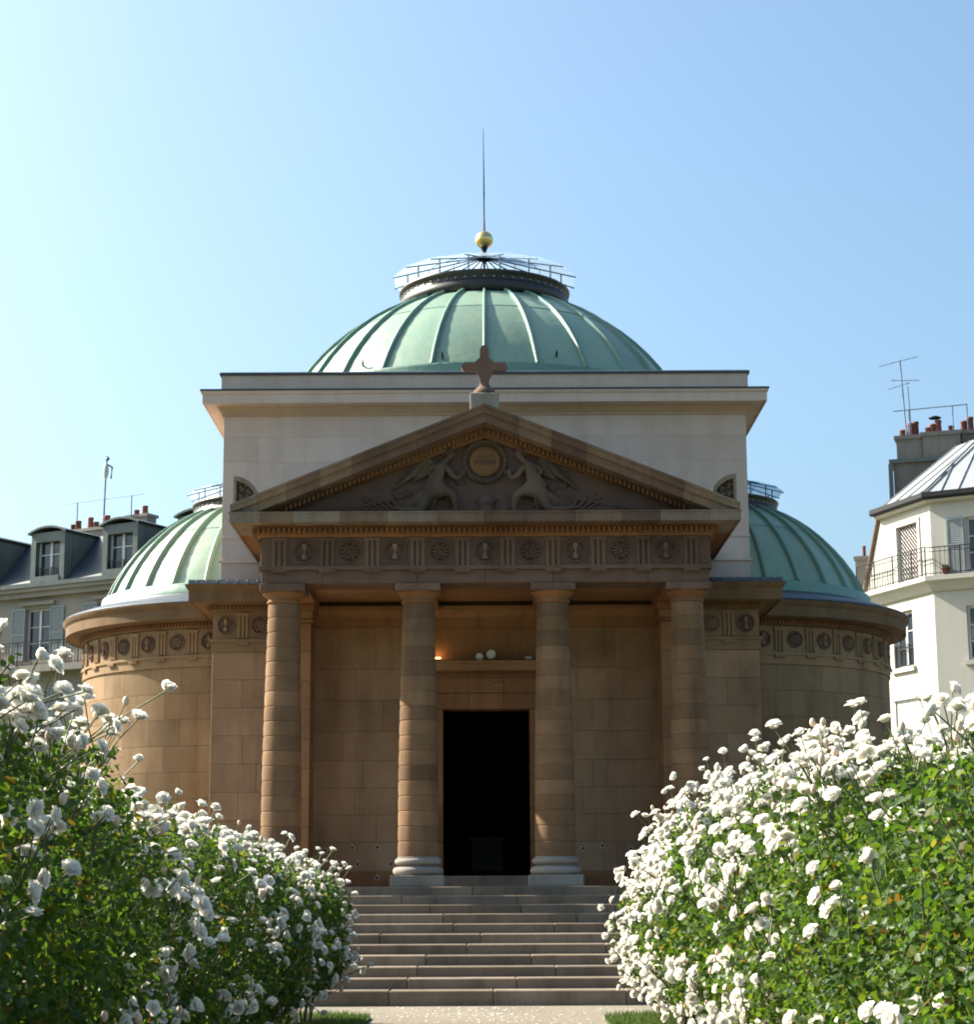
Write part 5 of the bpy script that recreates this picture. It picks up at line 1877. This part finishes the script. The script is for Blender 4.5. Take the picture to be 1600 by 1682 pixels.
    for (pos, dr, sz, p) in infr[n_part:] + rest:
        co, fs = arrs[random.randrange(len(arrs))]
        Rm = np.array(Vector(dr).to_track_quat('Z', 'Y').to_matrix())
        mb_v.append(co @ Rm.T * sz + pos)
        mb_f += [tuple(i + base for i in f) for f in fs]
        base += len(co)
    if mb_v:
        me = bpy.data.meshes.new('small_blossoms')
        me.from_pydata(np.concatenate(mb_v).tolist(), [], mb_f)
        me.polygons.foreach_set('use_smooth', [True] * len(me.polygons))
        me.materials.append(M['petal'])
        put('small_blossoms', me, H, kind='stuff')
    # flower stalks, sepals and buds
    st = MB()
    bd = MB()
    for (pos, dr, sz, p) in out:
        a = Vector(p) - Vector((0, 0, 0.12)); b_ = Vector(pos)
        st.tube([a, (a + b_) / 2 + Vector((random.uniform(-.03, .03), random.uniform(-.03, .03), 0.02)), b_], [0.005, 0.004, 0.004], 4, cap=False)
        if random.random() < 0.12:
            c = b_ + Vector((random.uniform(-.1, .1), random.uniform(-.1, .1), random.uniform(0.0, 0.13)))
            st.tube([a, c], [0.004, 0.003], 4, cap=False)
            bd.sphere(c, 0.018, 7, 5, (1, 1, 1.5))
    st.obj('flower_stalks', 'shoot', H, kind='stuff')
    bd.obj('buds', 'bud', H, kind='stuff')
    return H


def dens_left(Y, zr, ph):
    top = np.clip((zr - 0.66) / 0.22, 0, 1)
    low = np.clip(1 - (zr - 0.25) / 0.5, 0, 1)
    return np.where(Y < 12, 0.75, 0.5) * (0.36 + 0.64 * top) * np.where(low > 0.7, 0.6, 1.0)


def dens_right(Y, zr, ph):
    top = np.clip((zr - 0.62) / 0.25, 0, 1)
    far = np.clip((Y - 12.5) / 6.5, 0, 1)
    mid = np.clip(1 - np.abs(Y - 13.0) / 1.4, 0, 1)
    near = np.clip(1 - (Y - 9.0) / 3.0, 0, 1) * 0.10
    return 0.10 + near + 0.85 * np.maximum(top * np.clip((Y - 9.5) / 3, 0.15, 1), np.maximum(far * 0.75, mid * 0.55))


make_hedge(-1, [5, 9, 10.0, 10.9, 13.2, 16.5, 21, 26.6], [2.86, 2.82, 2.62, 2.20, 2.12, 2.10, 2.02, 1.88], 26.6, 1.80,
           'shaded white rose hedge left of the path, in front of the sunlit apse', 3, dens_left, 125000, 295, 900)
make_hedge(1, [5, 9, 11, 12.5, 14.6, 20, 25, 26.4], [2.22, 2.26, 2.26, 2.34, 2.52, 2.50, 2.12, 2.0], 26.4, 1.78,
           'sunlit white rose hedge right of the path, thick with blossoms near the steps', 5, dens_right, 125000, 295, 1900)

# ------------------------------------------------------------------ fallen petals on the gravel
b = MB()
for k in range(220):
    x, y = random.gauss(0, 1.0), random.uniform(24.5, 29.6)
    if abs(x) > 2.3:
        continue
    a = random.uniform(0, 6.3)
    r = random.uniform(0.012, 0.024)
    b.add([(x + r * math.cos(a), y + r * math.sin(a), 0.004), (x - r * math.sin(a), y + r * math.cos(a), 0.010), (x - r * math.cos(a), y - r * math.sin(a), 0.003), (x + r * math.sin(a), y - r * math.cos(a), 0.012)], [(0, 1, 2, 3)])
thing(b.obj('fallen_petals', 'petal', kind='stuff'), 'tiny white rose petals scattered over the gravel path', 'petals')
